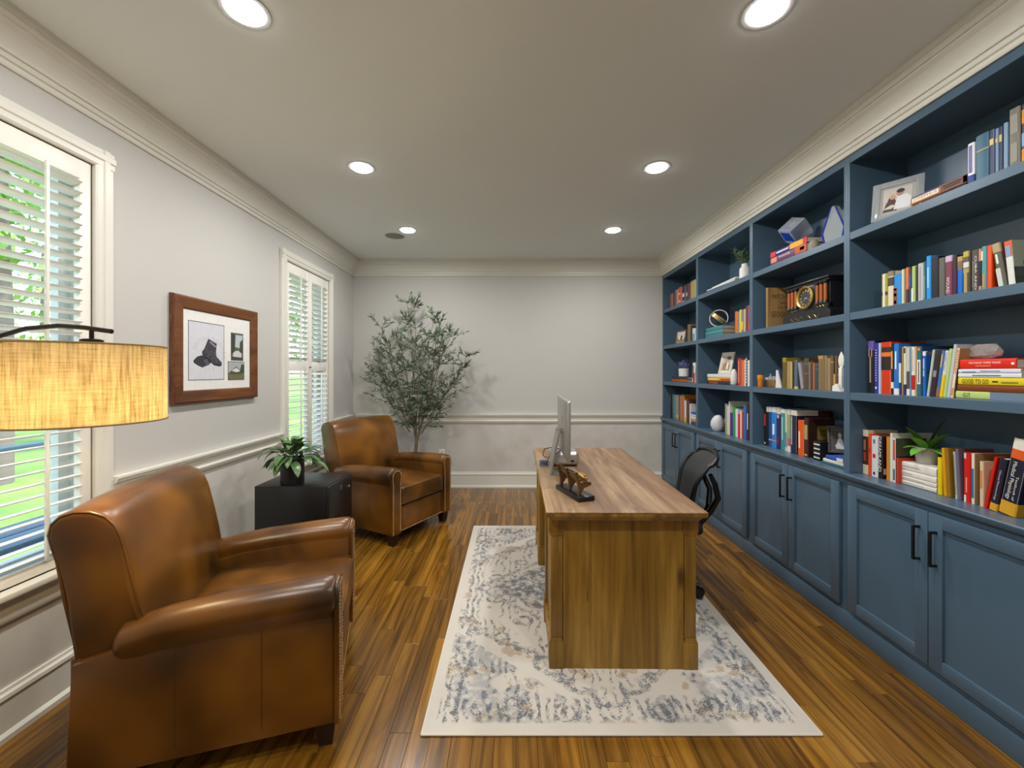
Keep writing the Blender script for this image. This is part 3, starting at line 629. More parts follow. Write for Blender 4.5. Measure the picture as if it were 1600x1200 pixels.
for i, (az, el, ln, wd, dr, m_) in enumerate([(200, 22, .12, .026, .9, 0), (150, 30, .08, .026, .8, 0), (100, 55, .09, .026, .5, 0), (250, 28, .13, .028, .9, 0), (290, 35, .14, .030, .9, 1), (20, 50, .10, .024, .7, 1), (270, 60, .14, .028, .5, 0), (110, 70, .13, .03, .5, 0), (300, 78, .17, .028, .25, 1), (190, 60, .13, .030, .8, 0)]):
    leaf(pt, (.008 * math.cos(R(az)), .008 * math.sin(R(az)), .06), (math.cos(R(az)) * math.cos(R(el)), math.sin(R(az)) * math.cos(R(el)), math.sin(R(el))), ln, wd, dr, [MLF1, MLF2][m_])
standing(4, 'D', [
 (1464, 1471, 715, '#e2c800', 'short bright yellow book', {'X': 1.885}),
 (1474, 1479.2, 700, '#d49a0a', 'golden yellow book', {'deg': -2.8, 'X': 1.885}),
 (1479.6, 1485, 701, '#9a6c14', 'brown gold book', {'deg': -2.8, 'X': 1.885, 'd': .2}),
 (1492.4, 1495.4, 706, '#bccac4', 'thin pale mint book', {'deg': -2.8, 'X': 1.885, 'b': [(.1, .95, '#6a8a84', .3)]}),
 (1495.8, 1501, 701.5, '#6b6478', 'slate purple book', {'deg': -2.8, 'X': 1.885}),
 (1505, 1515.4, 707.5, '#d01408', 'red book with white marks', {'X': 1.885, 'b': [(0, .14, '#e8dcd8', .3, .2), (.88, .99, '#e8c8cc', .3, .2), (.2, .5, '#e89a90', .18)]}),
 (1517, 1523, 708.5, '#e4d8c4', 'cream book with blue oval', {'X': 1.885, 'b': [(.12, .7, '#1f74a4', .55)], 'd': .2, 'cv': [(0, 1, 0, 1, '#a8845c')]}),
 (1530, 1536.4, 721, '#d9c4a0', 'short tan book beside the tilted red one', {'X': 1.885, 'b': [(.4, .8, '#d9802c', .4)], 'd': .18}),
 (1536.6, 1541.6, 714.5, '#cf1a0a', 'tilted red hardback', {'deg': 10, 'X': 1.875}),
 (1544, 1557, 717, '#1c1a30', 'tilted slimmer navy textbook', {'deg': 10, 'X': 1.872, 'b': [(0, .14, '#d9a020')], 'txs': [('Clinical Pharmacology', '#d9d8d0', .78, .2, .3, 0)], 'full': 1}),
 (1558.5, 1586, 687, '#171b34', 'tilted thick navy Medical Physiology textbook', {'deg': 10, 'X': 1.864, 'b': [(0, .17, '#d9a020'), (.74, .86, '#dd5a10'), (.86, 1, '#e4dfd2')], 'txs': [('Medical Physiology', '#e8e6da', .7, .2, .3, .12), ('Textbook of', '#e8e6da', .52, .2, .14, -.2)], 'full': 1})])
# couple photo in a clear frame
def photo_frame(name, label, loc, rz, tilt, wd, ht, fmat, fw, mat_w, mcol, pic, cat='photo frame', th=.012):
    t = thing(name, label, cat, (loc[0], loc[1], loc[2] + th * math.sin(tilt)), rz)
    rx = Matrix.Rotation(tilt, 4, 'Y')
    def place(mb): return mb.xf(rx)
    fr = M().rbox(0, -wd / 2, 0, th, -wd / 2 + fw, ht, .0015).rbox(0, wd / 2 - fw, 0, th, wd / 2, ht, .0015).rbox(.0002, -wd / 2 + fw - .001, 0, th, wd / 2 - fw + .001, fw, .0015).rbox(.0002, -wd / 2 + fw - .001, ht - fw, th, wd / 2 - fw + .001, ht, .0015)
    place(fr).obj('frame', fmat, t)
    place(M().box(th * .5, -wd / 2 + fw * .5, fw * .5, th * .9, wd / 2 - fw * .5, ht - fw * .5)).obj('mat_board', flat(mcol, .6), t, 0)
    iw, ih = wd - 2 * fw - 2 * mat_w, ht - 2 * fw - 2 * mat_w
    zc = ht / 2; x = th * .5 - .0008
    for j, (poly, col) in enumerate(pic):
        place(M().prism([(-(u - .5) * iw, zc + (q - .5) * ih) for u, q in poly], 'x', x - .0003 * j, x + .0004)).obj('photo' if j == 0 else 'photo_detail', flat(col, .5), t, 0)
    return t
SQ = [(0, 0), (1, 0), (1, 1), (0, 1)]
def blob(cx, cy, rx, ry, n=14): return [(cx + rx * math.cos(2 * math.pi * k / n), cy + ry * math.sin(2 * math.pi * k / n)) for k in range(n)]
couple = [(SQ, '#c4bcb4'), ([(0, 0), (.5, 0), (.5, .42), (.3, .55), (.12, .4)], '#3a3640'), ([(.12, .2), (.4, .3), (.42, .62), (.3, .72), (.18, .55)], '#4a2a1c'), (blob(.33, .62, .1, .11), '#c9987c'), ([(.38, .05), (.95, .05), (.98, .5), (.8, .66), (.5, .6)], '#dcdce2'), (blob(.58, .76, .12, .13), '#b98468'), (blob(.6, .84, .14, .09), '#2a1c16'), ([(.0, .12), (.3, .28), (.5, .22), (.3, .1)], '#d0c4b0')]
photo_frame('photo_frame', 'clear acrylic frame holding a photo of a couple on the nearest top shelf', (1.86, Yp(1400, 1.86), SH[2] + .0008), R(38), R(14), .19, .205, MACRY, .03, .012, '#a9a6a2', couple)

# ---- second bay (from the camera), top shelf
zt = lying(3, 'A', [
 (1203, 1261, .03, '#8fb4c8', 'pale blue lying book at the bottom', {'d': .19}),
 (1203.5, 1260, .05, '#5c2350', 'purple and orange lying Anatomy book', {'b': [(0, .28, '#c4501e', .99), (.05, .16, '#e4c8b4', .4), (.8, .97, '#d98a70', .7)], 'txs': [('Anatomy', '#ece4e4', .74, .42, .42, -.12)], 'd': .18}),
 (1204, 1261, .036, '#2d2f78', 'multicoloured lying textbook topping the pile', {'b': [(.0, .1, '#d01c24', .99), (.1, .44, '#e8a80c', .99), (.85, 1, '#d8222a', .99), (.48, .82, '#dcdcea', .25)], 'd': .18})])
AX = 1.93; AY = Yp(1243, AX)
aw = thing('glass_award', 'tilted clear and blue glass cube award on the Anatomy pile', 'award', (AX, AY, zt + .0005), 0)
cz = .062; mr = Matrix.Translation((0, 0, cz)) @ Matrix.Rotation(R(25), 4, 'Z') @ Matrix.Rotation(R(38), 4, 'Y') @ Matrix.Rotation(R(28), 4, 'X')
tmp = M().rbox(-.062, -.062, -.062, .062, .062, .062, .004).xf(mr); mz = min(p[2] for p in tmp.v)
mr = Matrix.Translation((0, 0, -mz)) @ mr
M().rbox(-.062, -.062, -.062, .062, .062, .062, .004).xf(mr).obj('clear_cube', MACRY, aw)
M().box(-.045, -.04, -.0635, .03, .045, -.01).xf(mr).obj('blue_core', flat('#0f3fae', .2), aw, 0)
M().prism([(-.022, 0), (.022, 0), (.012, .012), (-.012, .012)], 'y', -.02, .02).obj('stand', MACRY, aw, 0)
st = thing('stone_coaster', 'small round beige stone disc beside the Anatomy pile', 'stone', (1.9, Yp(1272, 1.9), SH[2] + .0005))
M().lathe([(1e-4, 0), (.022, .001), (.03, .02), (.032, .045), (.028, .07), (.018, .083), (1e-4, .086)], 20).obj('stone', flat('#8d8877', .7), st)
ob = thing('obelisk_award', 'pointed clear glass award with blue edges on second bay top shelf', 'award', (1.91, Yp(1306, 1.91), SH[2] + .0005), R(8))
pr = [(-.055, 0), (.055, 0), (.078, .09), (.012, .235), (-.008, .235), (-.078, .09)]
M().prism(pr, 'x', -.018, .018, .003, 1).obj('clear_body', MACRY, ob, 20)
for s_ in (-1, 1): M().prism([(s_ * .056, 0.002), (s_ * .080, .09), (s_ * .014, .236), (s_ * .009, .232), (s_ * .066, .09), (s_ * .046, .002)], 'x', -.0195, -.0182).obj('blue_edge', flat('#0a2f96', .2), ob, 0)
# ---- second bay, upper shelf: geography book and mantel clock
GX = 1.86; gy = Yp(1198, GX)
g = book_mesh(.022, .30, .235).obj('book', wood('worn_tan_cloth', '#7a5a34', '#9c7a4c', '#ab8a5c', 'z', .4), None, 20); g.location = (GX, gy, SH[1] + .0004); g.rotation_euler = (0, 0, R(0))
tag(g, 'tan antique geography school book standing behind the black mantel clock', 'book', 'books on the shelves')
book_geom(g, .022, .30, .235, {'b': [(.0, 1, '#b08a5a', .2, .2)]})
for s_, z, ht, wd in (('MITCHELL\'S', .235, .035, .17), ('NEW', .19, .018, .05), ('SCHOOL', .155, .015, .09), ('GEOGRAPHY', .105, .042, .19)):
    lettering(s_, flat('#5f4526'), g, (.118, -.0122, z), (1, 0, 0), (0, 0, 1), wd, ht, 'cover_lettering')
CX = 1.885; cy0, cy1 = Yp(1300, CX), Yp(1226, CX); cyc = (cy0 + cy1) / 2; CWD = cy1 - cy0
ck = thing('mantel_clock', 'black mantel clock with brass rimmed dial and orange marble columns', 'clock', (CX, cyc, SH[1] + .0005))
MCK = flat('#1b1c1e', .35); MGOLD = flat('#b79c52', .35, .6); MMAR = flat('#a85a2a', .35)
hw = CWD / 2; cdp = .15
M().prism([(-hw, 0), (hw, 0), (hw, .05), (hw - .012, .06), (hw - .03, .075), (-hw + .03, .075), (-hw + .012, .06), (-hw, .05)], 'x', -.012, cdp, .002, 1).obj('base', MCK, ck, 20)
M().rbox(.012, -hw + .03, .07, cdp - .01, hw - .03, .245, .002).rbox(.0, -.075, .07, .03, .075, .245, .002).obj('body', MCK, ck)
M().rbox(-.004, -hw + .02, .236, cdp, hw - .02, .25, .002).rbox(-.014, -hw + .01, .25, cdp, hw - .01, .262, .002).obj('cornice', MCK, ck)
M().rbox(-.002, -hw + .03, .075, .03, -.078, .10, .002).rbox(-.002, .078, .075, .03, hw - .03, .10, .002).obj('column_plinth', MCK, ck)
for s_ in (-1, 1):
    for q in range(3):
        yy = s_ * (.097 + q * .034)
        c_ = M().lathe([(.0095, 0), (.0095, .1)], 12, (-.001, yy, .118)).obj('column', MMAR, ck)
        M().lathe([(.013, 0), (.013, .01), (.009, .018)], 12, (-.001, yy, .1)).lathe([(.009, 0), (.013, .008), (.013, .018)], 12, (-.001, yy, .218)).obj('column_caps', MCK, c_)
fz = .16
M().lathe([(.058, .0), (.072, -.004), (.074, -.014), (.068, -.02), (.06, -.014), (.058, -.006), (.058, .0)], 40, (0, 0, fz), 'x').obj('bezel', MGOLD, ck)
dl = M().lathe([(.06, 0), (.06, -.004), (1e-4, -.004)], 36, (0, 0, fz), 'x').obj('dial', flat('#33322f', .5), ck)
for k, nm in enumerate(('XII', 'I', 'II', 'III', 'IIII', 'V', 'VI', 'VII', 'VIII', 'IX', 'X', 'XI')):
    a = R(90 - 30 * k); c_ = (-.0048, -math.cos(a) * .046, fz + math.sin(a) * .046)
    rad = Vector((0, -math.cos(a), math.sin(a))); tan = Vector((0, -math.sin(a), -math.cos(a)))
    lettering(nm, flat('#d8cf9a'), dl, c_, tan, rad, .004 + .0032 * len(nm), .013, 'numeral')
for ang, ln, wd in ((-25, .045, .0016), (-128, .028, .0022)):
    a = R(ang); rad = Vector((0, -math.cos(a), math.sin(a))); tan = Vector((0, -math.sin(a), -math.cos(a))); b_ = Vector((-.006, 0, fz))
    M().add([b_ - tan * wd, b_ + tan * wd, b_ + rad * ln, b_ - tan * wd - Vector((.001, 0, 0)), b_ + tan * wd - Vector((.001, 0, 0)), b_ + rad * ln - Vector((.001, 0, 0))], [(0, 1, 2), (3, 4, 5), (0, 1, 4, 3), (1, 2, 5, 4), (2, 0, 3, 5)]).obj('hand', flat('#d8cf9a'), dl, 0)
sc = M()
for s_ in (-1, 1):
    sc.tube([(-.0135, s_ * (.02 + .0065 * q), .03 + .011 * math.sin(q * .8)) for q in range(18)], .0014, 5)
    sc.tube([(-.003, s_ * (.085 + .0052 * q), .088 + .006 * math.sin(q * 1.3)) for q in range(14)], .0012, 5)
sc.obj('gilt_scrollwork', MGOLD, ck)
# ---- second bay, middle shelf
pb = thing('pill_bottle', 'amber plastic pill bottle at the left end of second bay middle shelf', 'bottle', (1.828, Yp(1188.3, 1.828), SH[0] + .0005))
MAMB = NT('amber_plastic'); MAMB.set(Base_Color=C('#d07a10'), Roughness=.2); MAMB.p.inputs['Transmission Weight'].default_value = .25; MAMB = MAMB.m
M().lathe([(.017, 0), (.019, .002), (.019, .052), (.017, .056)], 24).obj('bottle_body', MAMB, pb)
M().lathe([(.0215, .053), (.0215, .086), (.02, .089), (1e-4, .089)], 24).obj('cap', flat('#c9780e', .4), pb)
wb = tag(M().prism([(-.06, 0), (.05, 0), (.05, .052), (-.045, .052)], 'x', 0, .12, .002, 1).obj('wooden_box', wood('striped_brown_box', '#5a4428', '#86683f', '#97784c', 'y', 1.4), None, 20), 'low brown wooden box with slanted end beside the pill bottle', 'box')
wb.location = (1.875, Yp(1203, 1.875), SH[0] + .0005)
gb = thing('glass_vial', 'tiny clear glass vial standing on the brown wooden box', 'vial', (1.9, Yp(1204, 1.9), SH[0] + .0532))
M().lathe([(.014, 0), (.016, .002), (.016, .022), (.006, .03), (.006, .042), (.008, .046)], 20).obj('vial_body', MACRY, gb)
wc = tag(M().rbox(0, -.02, 0, .05, .02, .016, .003).obj('white_case', flat('#dfdfdc')), 'small flat white case on the brown wooden box', 'case'); wc.location = (1.9, Yp(1197, 1.9), SH[0] + .0532)
gc = thing('shot_glass', 'small clear shot glass on the brown wooden box', 'glass', (1.9, Yp(1211, 1.9), SH[0] + .0532))
M().lathe([(.012, 0), (.016, .028), (.015, .028), (.011, .003), (1e-4, .003)], 20).obj('glass_body', MACRY, gc)
tag(M().prism([(-.03, 0), (.028, 0), (.022, .125), (.012, .125)], 'x', 0, .012, .001, 1).obj('white_bookend', flat('#dcdde2', .5), None, 20), 'white triangular bookend beside old brown books', 'bookend').location = (1.862, Yp(1215.5, 1.862), SH[0] + .0005)
old = lambda *a: a
standing(3, 'C', [
 (1221.8, 1228.4, 559, '#6a5528', 'yellow edged brown antique book', {'b': [(.85, 1, '#9a8a18')], 'cv': [(0, 1, 0, 1, '#7d6e1c')], 'd': .2}),
 (1228.8, 1233.8, 564.5, '#a08c62', 'tan worn antique book'),
 (1234.2, 1237.2, 565, '#c2a862', 'thin straw yellow antique book'),
 (1237.5, 1240, 565, '#3a2a26', 'thin dark brown antique book'),
 (1240.3, 1245.2, 563, '#5a6672', 'blue grey antique book', {'b': [(0, .08, '#c9b878')]}),
 (1250.5, 1255, 567, '#9a8e98', 'tilted torn mauve antique book', {'dx': -5}),
 (1255.4, 1262.8, 559.6, '#54482f', 'dark olive antique book', {'b': [(.5, .52, '#8a7a54'), (.8, .82, '#8a7a54')]}),
 (1263.1, 1265.8, 566, '#7d756c', 'thin grey antique book'),
 (1266, 1269.2, 563.6, '#5a3628', 'thin red brown antique book'),
 (1269.5, 1272.3, 566.6, '#a8683e', 'thin rust orange antique book'),
 (1272.6, 1277.8, 566.6, '#42464a', 'charcoal antique book', {'b': [(.75, .77, '#7a7a78'), (.9, .92, '#7a7a78')]}),
 (1278.2, 1291.2, 555.7, '#7d6844', 'thick tan leather antique volume', {'b': [(.9, 1, '#b08a4c', .6, .2)]}),
 (1291.8, 1296.8, 559.6, '#98805c', 'beige leather antique book'),
 (1297, 1301.6, 555.7, '#6c563c', 'brown mottled antique book', {'b': [(.8, .83, '#a89a7c')]}),
 (1301.9, 1304.2, 584.6, '#c9a656', 'short straw yellow booklet'),
 (1304.4, 1307, 555.7, '#776246', 'thin taupe antique book'),
 (1307.3, 1311.6, 557, '#4a3a2e', 'dark brown ribbed antique book', {'b': [(.2, .22, '#8a7a64'), (.45, .47, '#8a7a64'), (.7, .72, '#8a7a64')]}),
 (1311.9, 1313.4, 557.5, '#c9c2ac', 'very thin cream pamphlet')])
scp = thing('white_sculpture', 'white ceramic leaf sculpture on angular base at second bay divider', 'sculpture', (1.85, Yp(1314.6, 1.85), SH[0] + .0005))
MWH = flat('#e6e5e0', .4)
M().prism([(-.028, 0), (.03, 0), (.03, .03), (.0, .045), (-.016, .012)], 'x', -.03, .03, .002, 1).obj('base', MWH, scp, 20)
M().rbox(-.008, -.012, .02, .008, .012, .135, .003).obj('post', MWH, scp)
M().loft([[(math.cos(q) * .006 * s_, math.sin(q) * .022 * s_, z) for q in [2 * math.pi * k / 10 for k in range(10)]] for z, s_ in ((.13, .3), (.15, .8), (.175, 1), (.2, .75), (.225, .1))]).obj('leaf_top', MWH, scp)
# ---- second bay, counter
standing(3, 'D', [
 (1193.4, 1197, 635, '#17130f', 'thin black and red textbook', {'b': [(.5, .8, '#b8321c', .7), (.04, .08, '#c9cfa0', .6)]}),
 (1197.3, 1200.2, 635.4, '#141318', 'thin black textbook with white top', {'b': [(.87, 1, '#c9c7c6')]}),
 (1200.5, 1204.6, 635.5, '#1d4a86', 'dark blue textbook with white top', {'b': [(.87, 1, '#c9c9cc'), (.16, .19, '#9cc0ee')]}),
 (1204.9, 1212.3, 636, '#1784d6', 'bright blue thick textbook with orange line', {'b': [(.87, 1, '#d6d6d4'), (.16, .19, '#e0814c'), (.32, .58, '#e6f0f8', .4)]}),
 (1212.6, 1218.8, 636.5, '#2a2058', 'indigo textbook with white top', {'b': [(.84, 1, '#cbc6c0'), (.1, .28, '#8a2040', .3), (.74, .82, '#c9a4c0', .5)]}),
 (1219.2, 1225.8, 638.8, '#35908c', 'teal textbook with white top', {'b': [(.9, 1, '#dcdde0'), (.25, .8, '#a8d4cc', .25)]}),
 (1226.1, 1229.4, 639.5, '#cdc8ae', 'cream textbook next to the teal one', {'b': [(.1, .45, '#6a86a8', .8)]}),
 (1229.7, 1234.3, 639.7, '#8fa878', 'sage green textbook', {'b': [(0, .14, '#dfdde0'), (.14, .32, '#b06a6a'), (.88, 1, '#d2cdc0')]}),
 (1234.6, 1244.4, 641, '#1e1f3c', 'thick navy textbook with white top band', {'b': [(.88, 1, '#d4d0ca'), (.2, .85, '#d8d6dc', .1, .25)], 'full': 1, 'd': .23, 'X': 1.865, 'cv': [(.62, 1, .86, 1, '#5a1c1c')]}),
 (1246.2, 1255.4, 656.7, '#e5540c', 'orange textbook with white title', {'b': [(.2, .68, '#f2e2d4', .22, .2)], 'X': 1.868}),
 (1255.8, 1262.4, 653, '#3a2116', 'brown hardback with gold square', {'b': [(.45, .82, '#a89c62', .75), (.03, .08, '#b9ab7a', .6)], 'cv': [(.35, .92, .45, .8, '#8a7a34'), (.45, .8, .52, .72, '#5a4c1c')], 'X': 1.866, 'd': .17})])
tb = thing('black_box', 'small black box with white words on its side beside brown hardback', 'box', (1.868, Yp(1279, 1.868), LEDGE + .0003))
M().rbox(0, -.015, 0, .06, .045, .115, .002).obj('box_body', flat('#131316', .4), tb)
for q in range(4):
    M().box(-.0006, -.01, .012 + q * .027, .0005, .04, .02 + q * .027).obj('printed_line', flat('#dedede'), tb, 0)
zt = lying(3, 'D', [
 (1284, 1318.2, .011, '#2f6a78', 'thin teal lying book at the bottom', {'d': .17, 'rz': 0}),
 (1286, 1317.5, .02, '#d9d4c4', 'cream lying book in the middle of a pile', {'d': .16}),
 (1290, 1317.2, .022, '#1f4fb0', 'blue and white lying book on top of a pile', {'d': .15, 'b': [(0, .35, '#dcdcdc', .98)]})], X=1.85)
bride = [(SQ, '#4a4642'), ([(.2, 0), (.85, 0), (.75, .45), (.6, .6), (.4, .55)], '#d4d6da'), (blob(.55, .72, .13, .15), '#c0bcb8'), ([(.15, .1), (.5, .05), (.5, .15), (.2, .25)], '#c8c8cc')]
photo_frame('photo_frame', 'dark grey leaning frame with wedding photo on second bay counter', (1.955, Yp(1313, 1.955), zt + .0008), R(60), R(20), .115, .165, flat('#4a443e', .5), .012, .014, '#57504a', bride)
# ---- third bay, top shelf
zt = lying(2, 'A', [
 (1106, 1147, .026, '#2f3438', 'dark lying magazine at the bottom', {'d': .2}),
 (1107, 1148, .014, '#c9cbcc', 'pale grey lying magazine in the middle', {'d': .22, 'rz': 2}),
 (1110, 1149, .018, '#dcdcd8', 'white lying magazine on top', {'d': .2, 'rz': -2})])
VXX = 1.9
vz = thing('vase_with_greenery', 'white ceramic vase with leafy green stems on third bay top shelf', 'vase', (VXX, Yp(1164, VXX), SH[2] + .0004))
M().lathe([(.036, 0), (.04, .004), (.042, .08), (.038, .105), (.026, .118), (.024, .135), (.027, .14), (.022, .14), (.02, .12), (1e-4, .11)], 28).obj('vase_body', flat('#e3e1dd', .5), vz)
MGR = leafm('greenery_leaf', '#3c5a3a', '#86a07c'); rg = random.Random(11)
stm = M()
for i in range(12):
    az = rg.uniform(0, 360); el = rg.uniform(30, 80); d = Vector((math.cos(R(az)) * math.cos(R(el)), math.sin(R(az)) * math.cos(R(el)), math.sin(R(el))))
    d.x = min(d.x, .35); L = rg.uniform(.10, .17); b_ = Vector((0, 0, .125)); stm.tube([b_, b_ + d * L], .0018, 5)
    for q in range(5):
        a2 = rg.uniform(0, 360); u = .3 + .7 * q / 4
        dd = (d + .8 * Vector((math.cos(R(a2)), math.sin(R(a2)), .3))).normalized(); dd.x = min(dd.x, .4)
        leaf(vz, b_ + d * L * u, dd, rg.uniform(.05, .068), .015, .5, MGR, n=4)
stm.obj('stems', flat('#5a6a44'), vz)
# ---- third bay, upper shelf
zt = lying(2, 'B', [
 (1102, 1130, .036, '#3f7a80', 'teal cloth lying book under the ring ornament, bottom', {'d': .18, 'pg': '#b09a7c'}),
 (1102.5, 1130, .036, '#4c888c', 'teal cloth lying book under the ring ornament, middle', {'d': .18, 'pg': '#b09a7c'}),
 (1103, 1129, .034, '#447f84', 'teal cloth lying book under the ring ornament, top', {'d': .18, 'pg': '#b09a7c'})])
RX_ = 1.93
rn = thing('ring_ornament', 'gold armillary style ring ornament with broad band on teal books', 'ornament', (RX_, Yp(1123, RX_), zt + .0005))
MRG = flat('#b89a62', .35, .5); RR_ = .082
def ring(mb, r, w_, t, rot):
    v = []; n = 36; f = []
    for k in range(n):
        q = 2 * math.pi * k / n
        for rr_, zz in ((r, -w_), (r, w_), (r - t, w_), (r - t, -w_)): v.append(tuple(rot @ Vector((math.cos(q) * rr_, math.sin(q) * rr_, zz)) + Vector((0, 0, RR_))))
    for k in range(n):
        a, b_ = k * 4, (k + 1) % n * 4
        for j in range(4): f.append((a + j, a + (j + 1) % 4, b_ + (j + 1) % 4, b_ + j))
    return mb.add(v, f)
ring(M(), RR_, .004, .004, Vector((0, 0, 1)).rotation_difference(Vector((-.62, -.78, .1)).normalized()).to_matrix()).obj('thin_ring', flat('#d8cfc0', .4, .3), rn, 30)
ring(M(), RR_ * .96, .004, .004, Vector((0, 0, 1)).rotation_difference(Vector((-.3, -.94, .15)).normalized()).to_matrix()).obj('thin_ring', flat('#d8cfc0', .4, .3), rn, 30)
ring(M(), RR_ * .97, .017, .004, Vector((0, 0, 1)).rotation_difference(Vector((.55, -.42, .72)).normalized()).to_matrix()).obj('broad_band', MRG, rn, 30)
standing(2, 'B', [
 (1148, 1151.6, 486.7, '#d96a1c', 'orange thin book'),
 (1152, 1154.6, 487, '#8a8478', 'grey thin book next to orange one'),
 (1155, 1157.4, 484, '#d8cf4a', 'lemon yellow thin book'),
 (1157.8, 1161.6, 485, '#7d7f86', 'slate book with yellow foot', {'b': [(.15, .5, '#e0b81c', .8)]}),
 (1162, 1164.4, 483, '#c9b48a', 'tan thin book by the maroon ones'),
 (1164.7, 1168, 478, '#6a3446', 'maroon book near the divider'),
 (1168.3, 1171.5, 477, '#8a5a64', 'dusty rose book against the divider', {'b': [(.1, .3, '#d94a2c', .6)]})])
fb = tag(M().rbox(0, -.12, 0, .012, .12, .20, .002).rbox(-.002, -.10, .02, .001, .10, .18, .001).obj('dark_frame', flat('#1b1a20', .4)), 'dark frame standing against the back behind upper shelf books', 'photo frame'); fb.location = (2.085, Yp(1166, 2.085), SH[1] + .0005); fb.scale = (1, 1, 1.25)
# ---- third bay, middle shelf
zt = lying(2, 'C', [
 (1106, 1140, .03, '#3a2a22', 'black brown lying book at the bottom', {'b': [(.5, .95, '#8a4a22', .8)]}),
 (1105.5, 1141, .03, '#d9a030', 'yellow and red lying book in the middle', {'b': [(0, .4, '#c24a24', .6), (.5, .95, '#ead27a', .4)], 'pg': '#c9b898'}),
 (1105, 1141, .034, '#dcdad6', 'white lying book on top')])
fam = [(SQ, '#b8b4a4'), ([(0, 0), (1, 0), (1, .4), (0, .5)], '#8f8f74'), ([(.3, .1), (.5, .1), (.52, .55), (.32, .6)], '#c05a3c'), ([(.55, .08), (.78, .08), (.76, .5), (.56, .55)], '#e2e0de'), (blob(.4, .68, .08, .08), '#a87858'), (blob(.66, .62, .08, .08), '#b98a68'), (blob(.7, .85, .25, .12), '#5a6a58')]
photo_frame('photo_frame', 'cream photo frame with family picture on lying books in third bay', (1.90, Yp(1131, 1.9), zt + .0003), R(12), R(14), .16, .20, flat('#d3cdbd', .5), .024, .008, '#e2ddd2', fam)
tag(M().lathe([(1e-4, 0), (.02, .002), (.026, .01), (.03, .05), (.026, .10), (.016, .13), (1e-4, .138)], 24).obj('white_dome', flat('#dfdfdc', .4)), 'white rounded ceramic dome between frame and red book', 'ornament').location = (1.895, Yp(1147, 1.895), SH[0] + .0005)
standing(2, 'C', [
 (1152, 1156.6, 560, '#c81e1c', 'red book', {'b': [(.1, .9, '#e2a098', .2)]}),
 (1157, 1158.2, 562, '#7d7d78', 'very thin grey book'),
 (1158.5, 1162.6, 563, '#e8701a', 'orange book beside grey one'),
 (1163, 1164.6, 562, '#d6d8dc', 'thin white book beside orange one'),
 (1164.9, 1167, 558, '#3a4a60', 'thin black and white patterned book', {'b': [(z / 10, z / 10 + .05, '#e0e0e0', .7) for z in range(1, 10)]}),
 (1167.3, 1171.4, 563, '#dcdcd6', 'white book against the divider')])
# ---- third bay, counter
sv = thing('round_vase', 'white rounded pebble vase with taupe side on third bay counter', 'vase', (1.88, Yp(1120.5, 1.88), LEDGE + .0003))
M().loft([[(math.cos(q) * .055 * s_, math.sin(q) * .062 * s_ + o_, z) for q in [2 * math.pi * k / 20 for k in range(20)]] for z, s_, o_ in ((0, .45, 0), (.015, .75, .0), (.05, 1, .004), (.09, .95, 0), (.125, .7, -.012), (.145, .4, -.022), (.15, .1, -.025))]).obj('vase_body', flat('#d9dadc', .5), sv)
tb2 = tag(M().lathe([(.03, 0), (.042, .01), (.05, .06), (.044, .1), (.03, .125), (.032, .135), (.026, .135), (1e-4, .12)], 24).obj('taupe_vase', flat('#8a8078', .6)), 'taupe stone vase next to the white pebble vase', 'vase'); tb2.location = (2.0, Yp(1139, 2.0), LEDGE + .0003)
standing(2, 'D', [
 (1132.4, 1135, 631, '#9a9890', 'thin grey book'),
 (1135.3, 1138, 634, '#d4d076', 'pale yellow book', {'b': [(.5, 1, '#c9c8c0')]}),
 (1138.3, 1139.8, 627, '#d9d6d2', 'tall thin white book'),
 (1140, 1144.4, 645, '#4a2a8a', 'violet book'),
 (1144.7, 1148.2, 635.5, '#2a9a4a', 'green book'),
 (1148.5, 1152.2, 639, '#d4dae6', 'pale blue white book'),
 (1152.5, 1155.6, 647, '#d01c24', 'short red book'),
 (1155.9, 1158.4, 642, '#e6cdbc', 'thin peach book'),
 (1158.7, 1161, 643, '#b0402c', 'thin brick red book'),
 (1161.3, 1165.4, 633, '#3a62b8', 'royal blue book'),
 (1165.7, 1170.4, 632.5, '#33221e', 'dark brown book against the divider', {'b': [(.3, .75, '#d8d4cc', .3)]})])
# ---- farthest bay
standing(1, 'A', [
 (1047, 1051, 459, '#b85a50', 'rose red book'),
 (1051.3, 1054, 456, '#5a3c4c', 'plum book'),
 (1054.3, 1057, 453, '#7a6a7c', 'mauve book'),
 (1057.3, 1059, 453, '#b8a888', 'thin beige book'),
 (1059.3, 1064.3, 449, '#d0441c', 'orange red book', {'b': [(.2, .3, '#f0d0b0', .5), (.6, .7, '#f0d0b0', .5)]}),
 (1064.6, 1070.8, 447, '#26304c', 'navy book with white circle', {'b': [(.4, .6, '#d8d8d4', .5), (.1, .2, '#9aa4b4', .5)]}),
 (1071.1, 1075, 444, '#4c2430', 'dark maroon book', {'b': [(.35, .55, '#d0b0a8', .5)]}),
 (1075.3, 1078.6, 442, '#6a3a34', 'brown red book'),
 (1079, 1086.8, 438.5, '#a89a60', 'thick gold beige volume', {'d': .2})])
photo_frame('photo_frame', 'brown wooden frame with group photo on farthest bay upper shelf', (1.86, Yp(1062, 1.86), SH[1] + .0006), R(10), R(8), .185, .15, flat('#7a4a24', .4), .014, .006, '#d8cfc0', [(SQ, '#c2c4c0'), ([(0, 0), (1, 0), (1, .4), (0, .45)], '#7a7358'), (blob(.3, .4, .12, .2), '#e0dcd4'), (blob(.6, .45, .14, .22), '#4c4438'), (blob(.8, .35, .1, .18), '#d8d0c4')])
